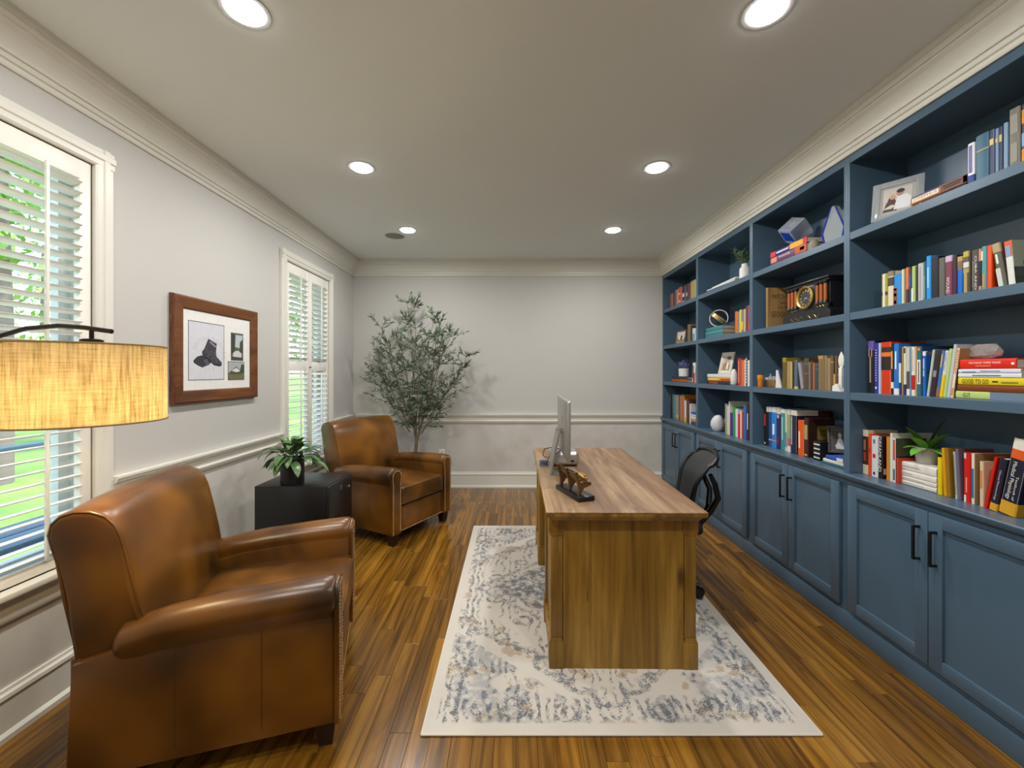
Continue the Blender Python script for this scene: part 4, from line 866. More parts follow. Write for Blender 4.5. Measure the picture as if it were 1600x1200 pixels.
standing(1, 'B', [
 (1074, 1078, 507, '#7a6238', 'brown gold book'),
 (1078.4, 1081, 510, '#26242c', 'black book'),
 (1081.4, 1086.4, 513, '#c4d0d8', 'white and blue book', {'b': [(.1, .6, '#6a94b8', .6)]})])
zt = lying(1, 'C', [
 (1049, 1073, .032, '#b0602c', 'brown orange lying book at the bottom', {'pg': '#9a98a0'}),
 (1050, 1073, .03, '#3c3230', 'dark lying book under the lavender pot', {'pg': '#8a8a94'})])
lp = thing('lavender_pot', 'white round pot of dried lavender on lying books in farthest bay', 'plant', (1.93, Yp(1068.5, 1.93), zt + .0005))
M().lathe([(.05, 0), (.054, .004), (.056, .088), (.053, .09), (.05, .075), (1e-4, .07)], 28).obj('pot', flat('#e4e4e6', .45), lp)
rl = random.Random(4); lv = M(); ls = M()
for i in range(46):
    az = rl.uniform(0, 6.283); ti = rl.uniform(.05, .75); L = rl.uniform(.08, .13); b_ = Vector((rl.uniform(-.03, .03), rl.uniform(-.03, .03), .07))
    d = Vector((math.cos(az) * math.sin(ti), math.sin(az) * math.sin(ti), math.cos(ti))); e = b_ + d * L
    ls.tube([b_, e], .001, 4); lv.tube([e - d * .045, e - d * .02, e], [.003, .0045, .001], 5)
ls.obj('stalks', flat('#6a7a68'), lp)['kind'] = 'stuff'; lv.obj('flower_spikes', flat('#6a6fa4', .8), lp)['kind'] = 'stuff'
standing(1, 'C', [(1080.5, 1085, 567, '#e2dedc', 'tilted white and red book', {'dx': 1.5, 'b': [(.0, .5, '#c8202c', .5, -.2), (.2, .85, '#2c2a2c', .3, .15)]})])
standing(1, 'D', [
 (1046.8, 1051, 614.5, '#17181c', 'black book at the far end'),
 (1051.4, 1053.8, 616, '#2a8ca0', 'thin turquoise book'),
 (1054.1, 1056.4, 617, '#8a8a86', 'thin grey book'),
 (1056.7, 1059.4, 617, '#9c9468', 'olive grey book', {'b': [(.1, .2, '#e0c020')]}),
 (1059.7, 1062, 617, '#6a4a6a', 'thin purple book'),
 (1062.3, 1064.4, 618, '#b87a58', 'thin salmon book'),
 (1064.7, 1068.6, 617, '#b06c2a', 'amber brown book', {'d': .22}),
 (1068.9, 1071.6, 626, '#d6d8dc', 'short white book', {'b': [(0, .2, '#c9c43a')]}),
 (1071.9, 1074, 624, '#7a3a3c', 'thin wine red book'),
 (1074.3, 1076.6, 627, '#4a3a34', 'thin brown book'),
 (1076.9, 1079, 631, '#d8cfc8', 'thin cream book')])
lying(1, 'D', [
 (1079.6, 1087, .026, '#2a4a8a', 'navy lying book at the bottom of the small pile'),
 (1079.6, 1087, .03, '#e08a2c', 'orange lying book in the small pile'),
 (1079.6, 1087, .022, '#e0e0dc', 'white lying book in the small pile'),
 (1079.6, 1087, .028, '#c9d2e0', 'pale blue lying book in the small pile'),
 (1079.6, 1087, .022, '#2a5ac0', 'bright blue lying book topping the small pile')])

# ================================================================== rug
def rug_mat():
    m = NT('distressed_medallion_rug'); vec = m.coord()
    sep = m.n('SeparateXYZ', Vector=vec); x, y = sep.outputs[0], sep.outputs[1]
    n1 = m.noise(vec, 9, 3); n2 = m.noise(vec, 4.5, 3); er = m.noise(m.coord(scale=(1, 1.8, 1)), 110, 4, .75); er2 = m.noise(vec, 30, 4, .65)
    u = m.math('DIVIDE', m.math('ABSOLUTE', x), .765); v = m.math('DIVIDE', m.math('ABSOLUTE', y), 1.08)
    wob = m.math('MULTIPLY', m.math('SUBTRACT', n1, .5), .10)
    dia = m.math('ADD', m.math('ADD', m.math('MULTIPLY', u, .62), v), m.math('MULTIPLY', wob, .25))
    def band(a, lo, hi, s=.015): return m.math('MULTIPLY', m.gt(a, lo - s, lo + s), m.math('SUBTRACT', 1.0, m.gt(a, hi - s, hi + s)))
    erode = m.gt(m.math('ADD', m.math('MULTIPLY', er, .6), m.math('MULTIPLY', er2, .4)), .475, .515)
    edge = m.math('MAXIMUM', m.gt(u, .93, .95), m.gt(v, .945, .96))
    inside = m.math('SUBTRACT', 1.0, edge)
    # mirrored motif coordinates
    mv = m.n('CombineXYZ', X=m.math('ABSOLUTE', x), Y=m.math('ABSOLUTE', y), Z=0.0).outputs[0]
    vo = m.n('TexVoronoi', Vector=mv, Scale=6.5); vd = vo.outputs['Distance']
    vo2 = m.n('TexVoronoi', Vector=mv, Scale=11.0); vd2 = vo2.outputs['Distance']
    wv = m.n('TexWave', Vector=mv, Scale=7.5, Distortion=9.0, Detail=3.0); wf = wv.outputs['Fac']
    motif = m.math('MAXIMUM', m.math('MAXIMUM', band(vd, .24, .36), m.math('MULTIPLY', m.math('SUBTRACT', 1.0, m.gt(vd2, .14, .2)), m.gt(n1, .45, .5))), m.math('MULTIPLY', m.gt(wf, .78, .88), m.gt(n2, .46, .52)))
    field = m.math('MULTIPLY', motif, m.math('SUBTRACT', 1.0, m.gt(dia, .86, .88)))
    med = m.math('MULTIPLY', m.math('SUBTRACT', 1.0, m.gt(dia, .42, .46)), m.gt(m.math('ADD', vd2, m.math('MULTIPLY', n1, .4)), .28, .38))
    ringm = band(dia, .50, .54)
    teeth = m.math('MULTIPLY', band(m.math('ADD', dia, m.math('MULTIPLY', m.math('SUBTRACT', vd2, .3), .16)), .88, .945), 1.0)
    corner = m.gt(dia, .99, 1.0)
    cdark = m.math('MULTIPLY', corner, m.math('MAXIMUM', m.math('MULTIPLY', m.gt(wf, .55, .68), m.gt(n1, .46, .54)), band(vd, .3, .38)))
    bord = m.math('MULTIPLY', m.math('MAXIMUM', band(u, .80, .92), band(v, .84, .94)), m.gt(m.math('ADD', m.math('MULTIPLY', n1, .6), m.math('MULTIPLY', wf, .4)), .47, .55))
    dark = m.math('MAXIMUM', m.math('MAXIMUM', field, med), m.math('MAXIMUM', m.math('MAXIMUM', ringm, teeth), m.math('MAXIMUM', cdark, bord)))
    dark = m.math('MULTIPLY', m.math('MULTIPLY', dark, erode), inside)
    blue = m.math('MULTIPLY', m.math('MAXIMUM', m.math('MULTIPLY', corner, m.gt(n2, .44, .52)), m.math('MULTIPLY', m.math('SUBTRACT', 1.0, m.gt(dia, .42, .5)), m.gt(n1, .42, .56))), inside)
    blue = m.math('MULTIPLY', blue, m.gt(er2, .36, .52))
    tan = m.math('MULTIPLY', m.math('MULTIPLY', m.gt(m.noise(mv, 7.5, 2), .60, .64), m.gt(er, .38, .5)), inside)
    line = m.math('MULTIPLY', band(dia, .948, .962, .006), inside)
    base = m.mix(m.noise(vec, 3, 3), C('#c6bfb5'), C('#d2ccc3'))
    col = m.mix(m.math('MULTIPLY', blue, .6), base, C('#8f949a'))
    col = m.mix(m.math('MULTIPLY', tan, .75), col, C('#a58d6e'))
    col = m.mix(m.math('MULTIPLY', dark, .85), col, m.mix(n2, C('#3d424b'), C('#666e7a')))
    col = m.mix(m.math('MULTIPLY', line, .6), col, C('#c9c8c6'))
    m.set(Base_Color=col, Roughness=.95); m.bump(er, .002, .4)
    return m.m
RX0, RX1, RY0, RY1 = -.352, 1.182, 1.59, 3.75
rug = M().rbox(-(RX1 - RX0) / 2, -(RY1 - RY0) / 2, 0, (RX1 - RX0) / 2, (RY1 - RY0) / 2, .008, .003).obj('area_rug', rug_mat())
rug.location = ((RX0 + RX1) / 2, (RY0 + RY1) / 2, .0002); tag(rug, 'cream and blue grey distressed patterned area rug under the desk', 'rug')
hem = M()
for a, b in (((RX0, RY0), (RX1, RY0)), ((RX1, RY0), (RX1, RY1)), ((RX1, RY1), (RX0, RY1)), ((RX0, RY1), (RX0, RY0))):
    hem.cyl((a[0] - rug.location.x, a[1] - rug.location.y, .0045), (b[0] - rug.location.x, b[1] - rug.location.y, .0045), .0042, None, 8)
hem.obj('bound_edge', flat('#d8d0c4', .9), rug)
RT = .0085

# ================================================================== desk
DX, DY = .521, 2.67
dk = thing('office_desk', 'large rustic oak double pedestal desk on the patterned rug', 'desk', (DX, DY, RT), R(-.6))
tw, tl, th_ = .364, .80, .76 - RT                           # half width, half length, height
M().rbox(-tw, -tl, th_ - .006, tw, tl, th_, .002).obj('desk_top', MDT, dk, 20)
_rg = [(0, .006), (.001, .018), (.006, .026), (.016, .03), (.028, .046)]
M().loft([[(-tw + i_, -tl + i_, th_ - d_), (tw - i_, -tl + i_, th_ - d_), (tw - i_, tl - i_, th_ - d_), (-tw + i_, tl - i_, th_ - d_)] for i_, d_ in _rg]).obj('top_moulding', MDV, dk, 20)
bw = .338; pl = .42; ez = th_ - .046
def pedestal(s_):
    y0, y1 = (-tl + .07, -tl + .07 + pl) if s_ < 0 else (tl - .07 - pl, tl - .07)
    pd = M().box(-bw + .02, y0 + .006, .0, bw - .02, y1 - .006, ez).obj('pedestal', MDV, dk, 0)
    # end panel boards and corner posts
    ey = y0 if s_ < 0 else y1
    for sx in (-1, 1):
        for (ya, yb) in ((y0, y0 + .06), (y1 - .06, y1)):
            M().rbox(min(sx * bw, sx * (bw - .055)), ya, .14, max(sx * bw, sx * (bw - .055)), yb, ez - .075, .003).rbox(min(sx * (bw + .008), sx * (bw - .062)), ya - .006, .0, max(sx * (bw + .008), sx * (bw - .062)), yb + .006, .12, .003).prism([(sx * (bw + .008), .12), (sx * (bw + .002), .134), (sx * bw, .142), (sx * (bw - .05), .142), (sx * (bw - .06), .12)], 'y', ya - .004, yb + .004).rbox(min(sx * (bw + .010), sx * (bw - .062)), ya - .006, ez - .065, max(sx * (bw + .010), sx * (bw - .062)), yb + .006, ez, .003).prism([(sx * (bw + .010), ez - .065), (sx * bw, ez - .085), (sx * (bw - .05), ez - .085), (sx * (bw - .06), ez - .065)], 'y', ya - .003, yb + .003).obj('corner_post', MDV, pd)
    M().rbox(-bw - .004, y0 + .06, .03, -bw + .024, y1 - .06, .11, .003).rbox(-bw + .01, y0 + .06, .13, -bw + .022, y1 - .06, ez - .04, .002).obj('side_panel', MDV, pd)
    for q, (z0, z1) in enumerate(((.12, .38), (.39, .53), (.54, .67))):
        dr = M().rbox(bw - .022, y0 + .065, z0, bw - .004, y1 - .065, z1, .004).obj('drawer', MDV, pd)
        M().rbox(bw - .004, (y0 + y1) / 2 - .05, (z0 + z1) / 2 - .006, bw + .018, (y0 + y1) / 2 + .05, (z0 + z1) / 2 + .006, .003).obj('drawer_pull', MK, dr)
    return pd
pedestal(-1); pedestal(1)
nb = 5; wB = (2 * bw - .124) / nb
M().rbox(-bw + .058, -tl + .069, .0, bw - .058, -tl + .076, ez, .0006, 1).obj('end_panel', MDV, dk, 20)
M().rbox(-bw + .20, -tl + .07 + pl, .12, -bw + .218, tl - .07 - pl, ez, .002).obj('modesty_panel', MDV, dk)
M().rbox(-bw + .02, -tl + .07 + pl, ez - .05, bw - .02, tl - .07 - pl, ez, .002).obj('apron', MDV, dk)
DT = .76
# ---- monitor
mo = thing('computer_monitor', 'silver flat computer monitor seen from behind on the desk', 'monitor', (.318, 2.64, DT + .0003), R(-1))
M().rbox(-.010, -.31, .118, .010, .31, .468, .0085, 3).obj('housing', MAL, mo)
M().box(.0098, -.296, .128, .0108, .296, .458).obj('screen', flat('#0a0a0c', .15), mo, 0)
M().rbox(-.095, -.095, 0, .085, .095, .006, .0025).obj('foot_plate', MAL, mo)
M().prism([(-.095, .003), (-.083, .003), (-.028, .262), (-.04, .27)], 'y', -.095, .095, .002, 1).obj('stand_arm', MAL, mo, 20)
M().rbox(-.042, -.04, .25, -.008, .04, .285, .004).obj('hinge', MAL, mo)
lg = M()
lg.prism([(-(u), z) for u, z in [(0, -.018), (.008, -.021), (.016, -.016), (.022, -.004), (.021, .004), (.017, .006), (.015, .011), (.02, .017), (.012, .02), (.004, .017), (0, .018), (-.008, .02), (-.018, .016), (-.022, .004), (-.019, -.01), (-.01, -.021)]], 'x', -.0108, -.0098)
lg.prism([(-.002, .022), (.001, .03), (.009, .034), (.008, .027)], 'x', -.0108, -.0098)
lg.xf(Matrix.Translation((0, 0, .33))).obj('logo', flat('#4c4a48', .2, .6), mo, 0)
# ---- mini computer
mc = thing('desktop_computer', 'small square silver desktop computer behind the monitor', 'computer', (.345, 2.884, DT + .0003))
M().lathe([(.08, 0), (.085, .004)], 40).obj('foot_ring', MK, mc)
M().rbox(-.0985, -.0985, .004, .0985, .0985, .095, .026, 5).obj('housing', MAL, mc)
M().rbox(.04, -.0993, .03, .062, -.0983, .042, .0003).obj('card_slot', MK, mc, 0)
# ---- cables
cb = []
for k in range(46):
    q = k * .55; cb.append((.205 + .026 * math.cos(q) * (1 + .05 * math.sin(q * .37)), 2.80 + .036 * math.sin(q), DT + .005 + .0007 * k))
cb += [(.228, 2.78, DT + .05), (.25, 2.76, DT + .085), (.28, 2.71, DT + .10), (.304, 2.66, DT + .135)]
tag(M().tube(cb, .003, 7).obj('blue_cable', flat('#2a4a78', .4)), 'coiled blue black cable on the desk beside the monitor', 'cable')
tag(M().tube([(.2430, 2.93, DT + .035), (.225, 2.93, DT + .033), (.205, 2.90, DT + .055), (.215, 2.86, DT + .105), (.25, 2.80, DT + .125), (.285, 2.74, DT + .128), (.306, 2.72, DT + .13)], .0027, 7).obj('power_cable', MK), 'thin black cable arching from the computer to the monitor', 'cable')
# ---- bench sculpture
bx_a = math.atan2(.243, -.085)
bs = thing('bench_figurine', 'bronze park bench figurine with reclining form on a black base', 'figurine', (.315, 2.15, DT + .0003), bx_a)
M().rbox(-.13, -.045, 0, .13, .045, .024, .003).obj('base', flat('#141618', .3), bs)
MBZ = flat('#6f5232', .35, .55); BZ0 = .024
# local x along the bench (positive away from the camera), back rest at +y
for xx in (-.1, 0, .1):
    M().prism([(.02, BZ0), (.034, BZ0), (.03, BZ0 + .03), (.036, BZ0 + .06), (.052, BZ0 + .115), (.042, BZ0 + .12), (.026, BZ0 + .07), (.004, BZ0 + .058), (-.036, BZ0 + .062), (-.04, BZ0 + .052), (-.03, BZ0 + .044), (.0, BZ0 + .036), (.012, BZ0 + .02)], 'x', xx - .008, xx + .008, .0015, 1).obj('bench_frame', MBZ, bs, 20)
for q in range(3):
    u = .25 + q * .3; y_, z_ = .029 + .02 * u, BZ0 + .063 + .055 * u
    M().rbox(-.112, y_ - .009, z_ - .005, .112, y_ - .004, z_ + .006, .0012).obj('back_slat', MBZ, bs)
for q in range(3): M().rbox(-.112, -.034 + q * .02, BZ0 + .061, .112, -.020 + q * .02, BZ0 + .066, .0012).obj('seat_slat', MBZ, bs)
fg = M().tube([(-.09, -.012, BZ0 + .078), (-.06, -.01, BZ0 + .083), (-.02, -.008, BZ0 + .086), (.0, -.006, BZ0 + .094)], [.006, .011, .012, .008], 10)
fg.ball((-.1, -.014, BZ0 + .078), .008, .007, .01).tube([(-.03, -.01, BZ0 + .09), (-.05, -.022, BZ0 + .094), (-.08, -.02, BZ0 + .088)], .0045, 8)
fg.obj('reclining_form', flat('#a8813f', .3, .7), bs, 60)

# ================================================================== leather armchairs
def armchair(label, loc, rz):
    t = thing('leather_armchair', label, 'armchair', loc, rz, 'brown leather club armchairs')
    # backrest: side profile swept across the width
    pf = [(-.40, .40), (-.415, .52), (-.435, .66), (-.455, .79), (-.47, .845), (-.478, .88), (-.47, .915), (-.447, .937), (-.41, .948), (-.365, .944), (-.325, .926), (-.298, .895), (-.282, .855), (-.268, .80), (-.25, .72), (-.232, .63), (-.214, .54), (-.20, .46), (-.195, .40)]
    cxp = sum(p[0] for p in pf) / len(pf); czp = .68; rings = []
    hwid = .352
    for yy, ins in ((-1, .022), (-.995, .012), (-.98, .004), (-.955, 0), (-.8, 0), (-.5, 0), (0, 0), (.5, 0), (.8, 0), (.955, 0), (.98, .004), (.995, .012), (1, .022)):
        rg_ = []
        for i, (px, pz) in enumerate(pf):
            dx_, dz_ = cxp - px, czp - pz; L = math.hypot(dx_, dz_) or 1
            wide = hwid * (1 if pz > .55 else .93 + .07 * (pz - .40) / .15)
            bul = .022 * (1 - yy * yy) * max(0, math.sin(math.pi * (pz - .42) / .5)) if i > 11 else 0
            crown = .012 * (1 - yy * yy) if pz > .9 else 0
            rg_.append((px + dx_ / L * ins + bul, yy * wide, pz + dz_ / L * ins + crown))
        rings.append(rg_)
    bk = M().loft(rings).obj('backrest', ML, t, 50)
    for s_ in (-1, 1):
        pts = [(px + (cxp - px) * .02, s_ * (hwid * (1 if pz > .55 else .97) - .007), pz + (czp - pz) * .02) for px, pz in pf]
        M().tube(pts, .0055, 6).obj('piping', ML, bk, 60)
        st = M()
        for i in range(3, len(pf) - 3):
            a, b = Vector(pts[i]), Vector(pts[i + 1])
            for q in range(3):
                p0 = a.lerp(b, q / 3); p1 = a.lerp(b, (q + .55) / 3); o_ = Vector((cxp - p0.x, 0, czp - p0.z)).normalized() * .011 + Vector((0, s_ * .004, 0))
                st.tube([p0 + o_, p1 + o_], .0011, 4)
        st.obj('stitching', MSTITCH, bk, 60)['kind'] = 'stuff'
    # sides, arms
    for s_ in (-1, 1):
        sp_ = [(-.425, .09), (.399, .09), (.399, .56), (-.10, .525), (-.27, .49), (-.41, .46)]
        M().prism(sp_, 'y', min(s_ * .262, s_ * .362), max(s_ * .262, s_ * .362), .008, 2).obj('side_panel', ML, t)
        for xs in (-.12, .15): M().box(xs - .0012, min(s_ * .3615, s_ * .3632), .13, xs + .0012, max(s_ * .3615, s_ * .3632), .50).obj('seam', flat('#4e300e', .5), t, 0)
        ar = []
        for xx, zc, r_, k in ((-.30, .492, .05, .35), (-.292, .50, .053, .8), (-.27, .515, .056, .97), (-.15, .535, .060, 1), (0, .548, .064, 1), (.2, .556, .067, 1), (.36, .56, .069, 1), (.392, .56, .068, .99), (.402, .56, .066, .93), (.405, .56, .063, .86)):
            rg_ = []
            yc = .328
            for q in range(17):
                a = R(-38 + 216 * q / 16); rg_.append((xx, s_ * (yc + math.cos(a) * r_ * 1.02 * k), zc + math.sin(a) * r_ * .96 * k))
            rg_ += [(xx, s_ * (yc - .052 * k), zc - .09 * k), (xx, s_ * (yc + .025 * k), zc - .09 * k)]
            ar.append(rg_)
        M().loft(ar).obj('armrest', ML, t, 55)
        # front arm facing with nailheads
        yc = .322
        out = [(yc + .054, .095), (yc + .054, .50), (yc + .061, .53)] + [(yc + math.cos(R(a)) * .061, .56 + math.sin(R(a)) * .06) for a in range(0, 181, 15)] + [(yc - .058, .53), (yc - .05, .50), (yc - .05, .095)]
        ff = M().prism([(s_ * y_, z_) for y_, z_ in out], 'x', .398, .418, .005, 2).obj('arm_facing', ML, t)
        nl = M(); path = [Vector((0, s_ * (yc + (y_ - yc) * .74), .56 + (z_ - .56) * (.74 if z_ > .56 else .975))) for y_, z_ in out]
        for a, b in zip(path[:-1], path[1:]):
            L = (b - a).length; n_ = max(1, int(L / .0125))
            for q in range(n_): p_ = a.lerp(b, q / n_); nl.ball((.419, p_.y, p_.z), .003, .0052, .0052, 7, 4)
        nl.obj('nailheads', MNAIL, ff, 60)['kind'] = 'stuff'
    M().rbox(-.40, -.265, .10, .36, .265, .30, .01).obj('seat_base', ML, t)
    fr = M().cushion(.33, -.268, .092, .405, .268, .305, .02, 0, 8).obj('front_rail', ML, t, 60)
    nl = M()
    for q in range(42): nl.ball((.4055, -.258 + q * .01258, .108), .003, .0052, .0052, 7, 4)
    nl.obj('nailheads', MNAIL, fr, 60)['kind'] = 'stuff'
    cu = M().cushion(-.24, -.268, .308, .425, .268, .455, .032, .018, 14).obj('seat_cushion', ML, t, 60)
    for zz in (.325, .445):
        M().tube([(-.2, -.262, zz), (.41, -.262, zz), (.419, -.25, zz), (.4195, .25, zz), (.41, .262, zz), (-.2, .262, zz)], .0048, 6).obj('piping', ML, cu, 60)
    M().rbox(-.425, -.34, .092, -.395, .34, .47, .008).obj('outside_back', ML, t)
    for sx, sy in ((1, 1), (1, -1), (-1, 1), (-1, -1)):
        xf_, yf_ = sx * .365, sy * .318
        M().loft([[(xf_ + a * .024 - (0.01 * sx if 0 else 0), yf_ + b * .024, 0) for a, b in ((-1, -1), (1, -1), (1, 1), (-1, 1))], [(xf_ + a * .036, yf_ + b * .036, .092) for a, b in ((-1, -1), (1, -1), (1, 1), (-1, 1))]]).obj('foot', MFOOT, t, 20)
    return t
armchair('large brown leather armchair in the left foreground below the lamp', (-1.132, 1.775, 0), R(17)).scale = (.955, 1, 1)
armchair('brown leather armchair beyond the black cabinet beside the olive tree', (-1.135, 3.80, 0), R(-29))

# ================================================================== file cabinet with plant
fc = thing('file_cabinet', 'black two drawer file cabinet between the leather armchairs', 'cabinet', (-1.438, 2.89, 0))
M().rbox(-.242, -.19, .02, .226, .19, .65, .003).obj('body', flat('#17171a', .32), fc)
M().box(-.22, -.17, 0, .2, .17, .022).obj('plinth', MK, fc, 0)
for z0, z1 in ((.03, .33), (.336, .646)):
    d = M().rbox(.227, -.189, z0, .243, .189, z1, .003).obj('drawer', flat('#1b1b1e', .35), fc)
    M().lathe([(.02, 0), (.022, .002), (.018, .003), (1e-4, .0028)], 20, (.2425, 0, z1 - .055), 'x').xf(Matrix.Diagonal((1, 2.2, 1, 1)) if 0 else Matrix.Identity(4)).obj('recessed_pull', flat('#6f7478', .25, .7), d)
    if z1 > .5: M().lathe([(.009, 0), (.009, .006), (1e-4, .007)], 16, (.2425, .14, z1 - .085), 'x').obj('lock', flat('#c9ccd0', .2, .9), d)
pp = thing('peace_lily', 'leafy peace lily in a black cylinder pot on the file cabinet', 'plant', (-1.487, 2.80, .6503))
M().lathe([(.07, 0), (.073, .003), (.0735, .165), (.071, .168), (.068, .165), (.066, .14), (1e-4, .138)], 32).obj('pot', flat('#141417', .35), pp)
M().lathe([(.066, .139), (1e-4, .146)], 20).obj('soil', flat('#2a2018', .95), pp)
MPL = leafm('peace_lily_leaf', '#3c5a34', '#6f8f5c', .3); rp = random.Random(8)
for i in range(46):
    az = (i * 137.5) % 360; el = [8, 30, 45, 20, 60, 72, 38, 15, 80][i % 9] + rp.uniform(-6, 6)
    d = Vector((math.cos(R(az)) * math.cos(R(el)), math.sin(R(az)) * math.cos(R(el)), math.sin(R(el))))
    leaf(pp, (rp.uniform(-.03, .03), rp.uniform(-.03, .03), .14), d, rp.uniform(.12, .16), rp.uniform(.025, .035), rp.uniform(.9, 1.9), MPL, n=7, stem=rp.uniform(.05, .11))

# ================================================================== olive tree
tr = thing('olive_tree', 'tall slender olive tree with thin leaves in the far left corner', 'tree', (-1.115, 4.66, 0))
M().lathe([(.11, 0), (.12, .005), (.15, .3), (.155, .33), (.145, .33), (.14, .3), (1e-4, .29)], 32).obj('planter', flat('#3a3632', .6), tr)
rt = random.Random(21); tk = M(); fol = M(); twig = M()
def olive_leaf(p, d, L):
    d = d.normalized(); s_ = d.cross(Vector((rt.uniform(-1, 1), rt.uniform(-1, 1), rt.uniform(-1, 1)))).normalized(); n_ = d.cross(s_)
    w_ = L * .13; m1 = p + d * L * .45 + n_ * L * .07; e = p + d * L
    fol.add([p, m1 - s_ * w_, m1 + s_ * w_, e, m1 + n_ * .0015], [(0, 1, 4), (0, 4, 2), (1, 3, 4), (4, 3, 2)])
def branch(p, d, L, r, depth):
    n_ = 6; pts = [p]; rs = [r]; cur = d.normalized()
    for i in range(n_):
        cur = (cur + Vector((rt.uniform(-.14, .14), rt.uniform(-.14, .14), rt.uniform(-.05, .09)))).normalized()
        q = pts[-1] + cur * L / n_
        q.x = max(q.x, XL + 1.115 + .06); q.y = min(q.y, YF - 4.66 - .06)
        pts.append(q); rs.append(r * (1 - .75 * (i + 1) / n_))
    (tk if depth == 0 else twig).tube(pts, rs, 6)
    return pts
base = Vector((0, 0, .28)); fork = Vector((.03, 0, .60))
tk.tube([base, Vector((.012, .005, .45)), fork], [.024, .021, .019], 9)
mains = []
for k, (dx, dy, L, z_) in enumerate(((-.05, .0, 1.25, 0), (.09, -.02, 1.2, 0), (.02, .04, 1.5, .05), (-.16, -.05, 1.1, .22), (.19, .03, 1.05, .2), (-.03, -.10, 1.3, .12), (.10, .08, 1.25, .15), (-.24, .04, .95, .3), (.27, -.05, .9, .28), (-.08, .06, 1.4, .2), (-.42, -.04, .75, .12), (.40, .02, .62, .1), (-.36, .08, .9, .22), (.33, .08, .85, .25))):
    st_ = fork + Vector((dx * z_ * 1.4, dy * z_, z_))
    mains.append(branch(st_, Vector((dx, dy, .6)), L, .0125 if k < 2 else .008, 0))
for pts in mains:
    for i in range(1, len(pts)):
        for j in range(4):
            az = rt.uniform(0, 6.283); up_ = rt.uniform(.3, 1.1) if i > 2 else rt.uniform(-.1, .5)
            sp_ = branch(pts[i], Vector((math.cos(az), math.sin(az) * .7, up_)), rt.uniform(.12, .34) * (1.25 - .11 * i) * (.5 if i == 1 else 1), .0032, 1)
            for a, b in zip(sp_[1:-1], sp_[2:]):
                for q in range(2 if j else 3):
                    d = (b - a).normalized() * 1.2 + Vector((rt.uniform(-.9, .9), rt.uniform(-.9, .9), rt.uniform(-.8, .6)))
                    olive_leaf(a.lerp(b, rt.random()), d, rt.uniform(.045, .078))
MOL = leafm('olive_leaf', '#4a5a48', '#7f8f78', .5)
tk.obj('trunk', flat('#6f6450', .8), tr, 60); twig.obj('twigs', flat('#5c5a44', .8), tr, 60)['kind'] = 'stuff'
fo = fol.obj('foliage', MOL, tr, 0); fo['kind'] = 'stuff'

# ================================================================== wall picture
pc = thing('framed_picture', 'wide walnut frame with boot drawing and two small photos on left wall', 'picture', (XL + .004, 2.72, 1.524), 0)
wd, ht, fw = .385, .318, .078
prf = [(0, 0), (.026, .004), (.03, .012), (.022, fw - .006), (.016, fw), (0, fw)]
def fr_side(a, b, inner):                                    # mitred frame member
    v = []
    for d_, q in prf: v.append((d_, a, b, q))
    return v
for k in range(4):
    vv = []
    for end in (0, 1):
        for d_, q in prf:
            if k == 0: p_ = (d_, (-wd + q) if not end else (wd - q), ht - q)
            if k == 1: p_ = (d_, (-wd + q) if not end else (wd - q), -ht + q)
            if k == 2: p_ = (d_, -wd + q, (-ht + q) if not end else (ht - q))
            if k == 3: p_ = (d_, wd - q, (-ht + q) if not end else (ht - q))
            vv.append(p_)
    n_ = len(prf); M().add(vv, [tuple(range(n_)), tuple(range(n_, 2 * n_))] + [(i, (i + 1) % n_, n_ + (i + 1) % n_, n_ + i) for i in range(n_)]).obj('frame_member', MFRW, pc, 20)
M().box(.004, -wd + fw - .004, -ht + fw - .004, .012, wd - fw + .004, ht - fw + .004).obj('mat_board', flat('#e8e7e4', .6), pc, 0)
iw, ih = wd - fw, ht - fw
def pane(y0, y1, z0, z1, col):                               # fractions of the mat, y increases away from the camera
    Y0, Y1, Z0, Z1 = -iw + 2 * iw * y0, -iw + 2 * iw * y1, -ih + 2 * ih * z0, -ih + 2 * ih * z1
    p_ = M().box(.0115, Y0, Z0, .0125, Y1, Z1).obj('print', flat(col, .5), pc, 0)
    e = M().box(.0115, Y0 - .004, Z0 - .004, .0128, Y0, Z1 + .004).box(.0115, Y1, Z0 - .004, .0128, Y1 + .004, Z1 + .004).box(.0115, Y0, Z0 - .004, .0128, Y1, Z0).box(.0115, Y0, Z1, .0128, Y1, Z1 + .004)
    e.obj('mat_bevel', flat('#4a4650', .5), p_, 0)
    def loc(u, v_): return (Y0 + (Y1 - Y0) * u, Z0 + (Z1 - Z0) * v_)
    return p_, loc
pr, loc = pane(.075, .56, .13, .86, '#d6d6de')
def ink(poly, col, lay, parent=None, lf=None): M().prism([(lf or loc)(u, v_) for u, v_ in poly], 'x', .0122, .0127 + lay * .0002).obj('ink_shape', flat(col, .6), parent or pr, 0)
boot = [(.53, .73), (.78, .655), (.755, .50), (.77, .42), (.84, .37), (.93, .315), (.93, .265), (.86, .245), (.70, .265), (.56, .345), (.43, .415), (.36, .445), (.35, .49), (.42, .55)]
boot2 = [(.12, .33), (.22, .40), (.36, .43), (.50, .37), (.62, .315), (.55, .26), (.44, .235), (.36, .21), (.24, .245), (.13, .29)]
ink(boot2, '#33323c', 0); ink(boot, '#3a3944', 1)
ink([(.37, .43), (.43, .40), (.56, .325), (.70, .255), (.86, .235), (.93, .255), (.93, .275), (.86, .265), (.70, .285), (.56, .36), (.44, .43), (.36, .46)], '#1c1b22', 2)
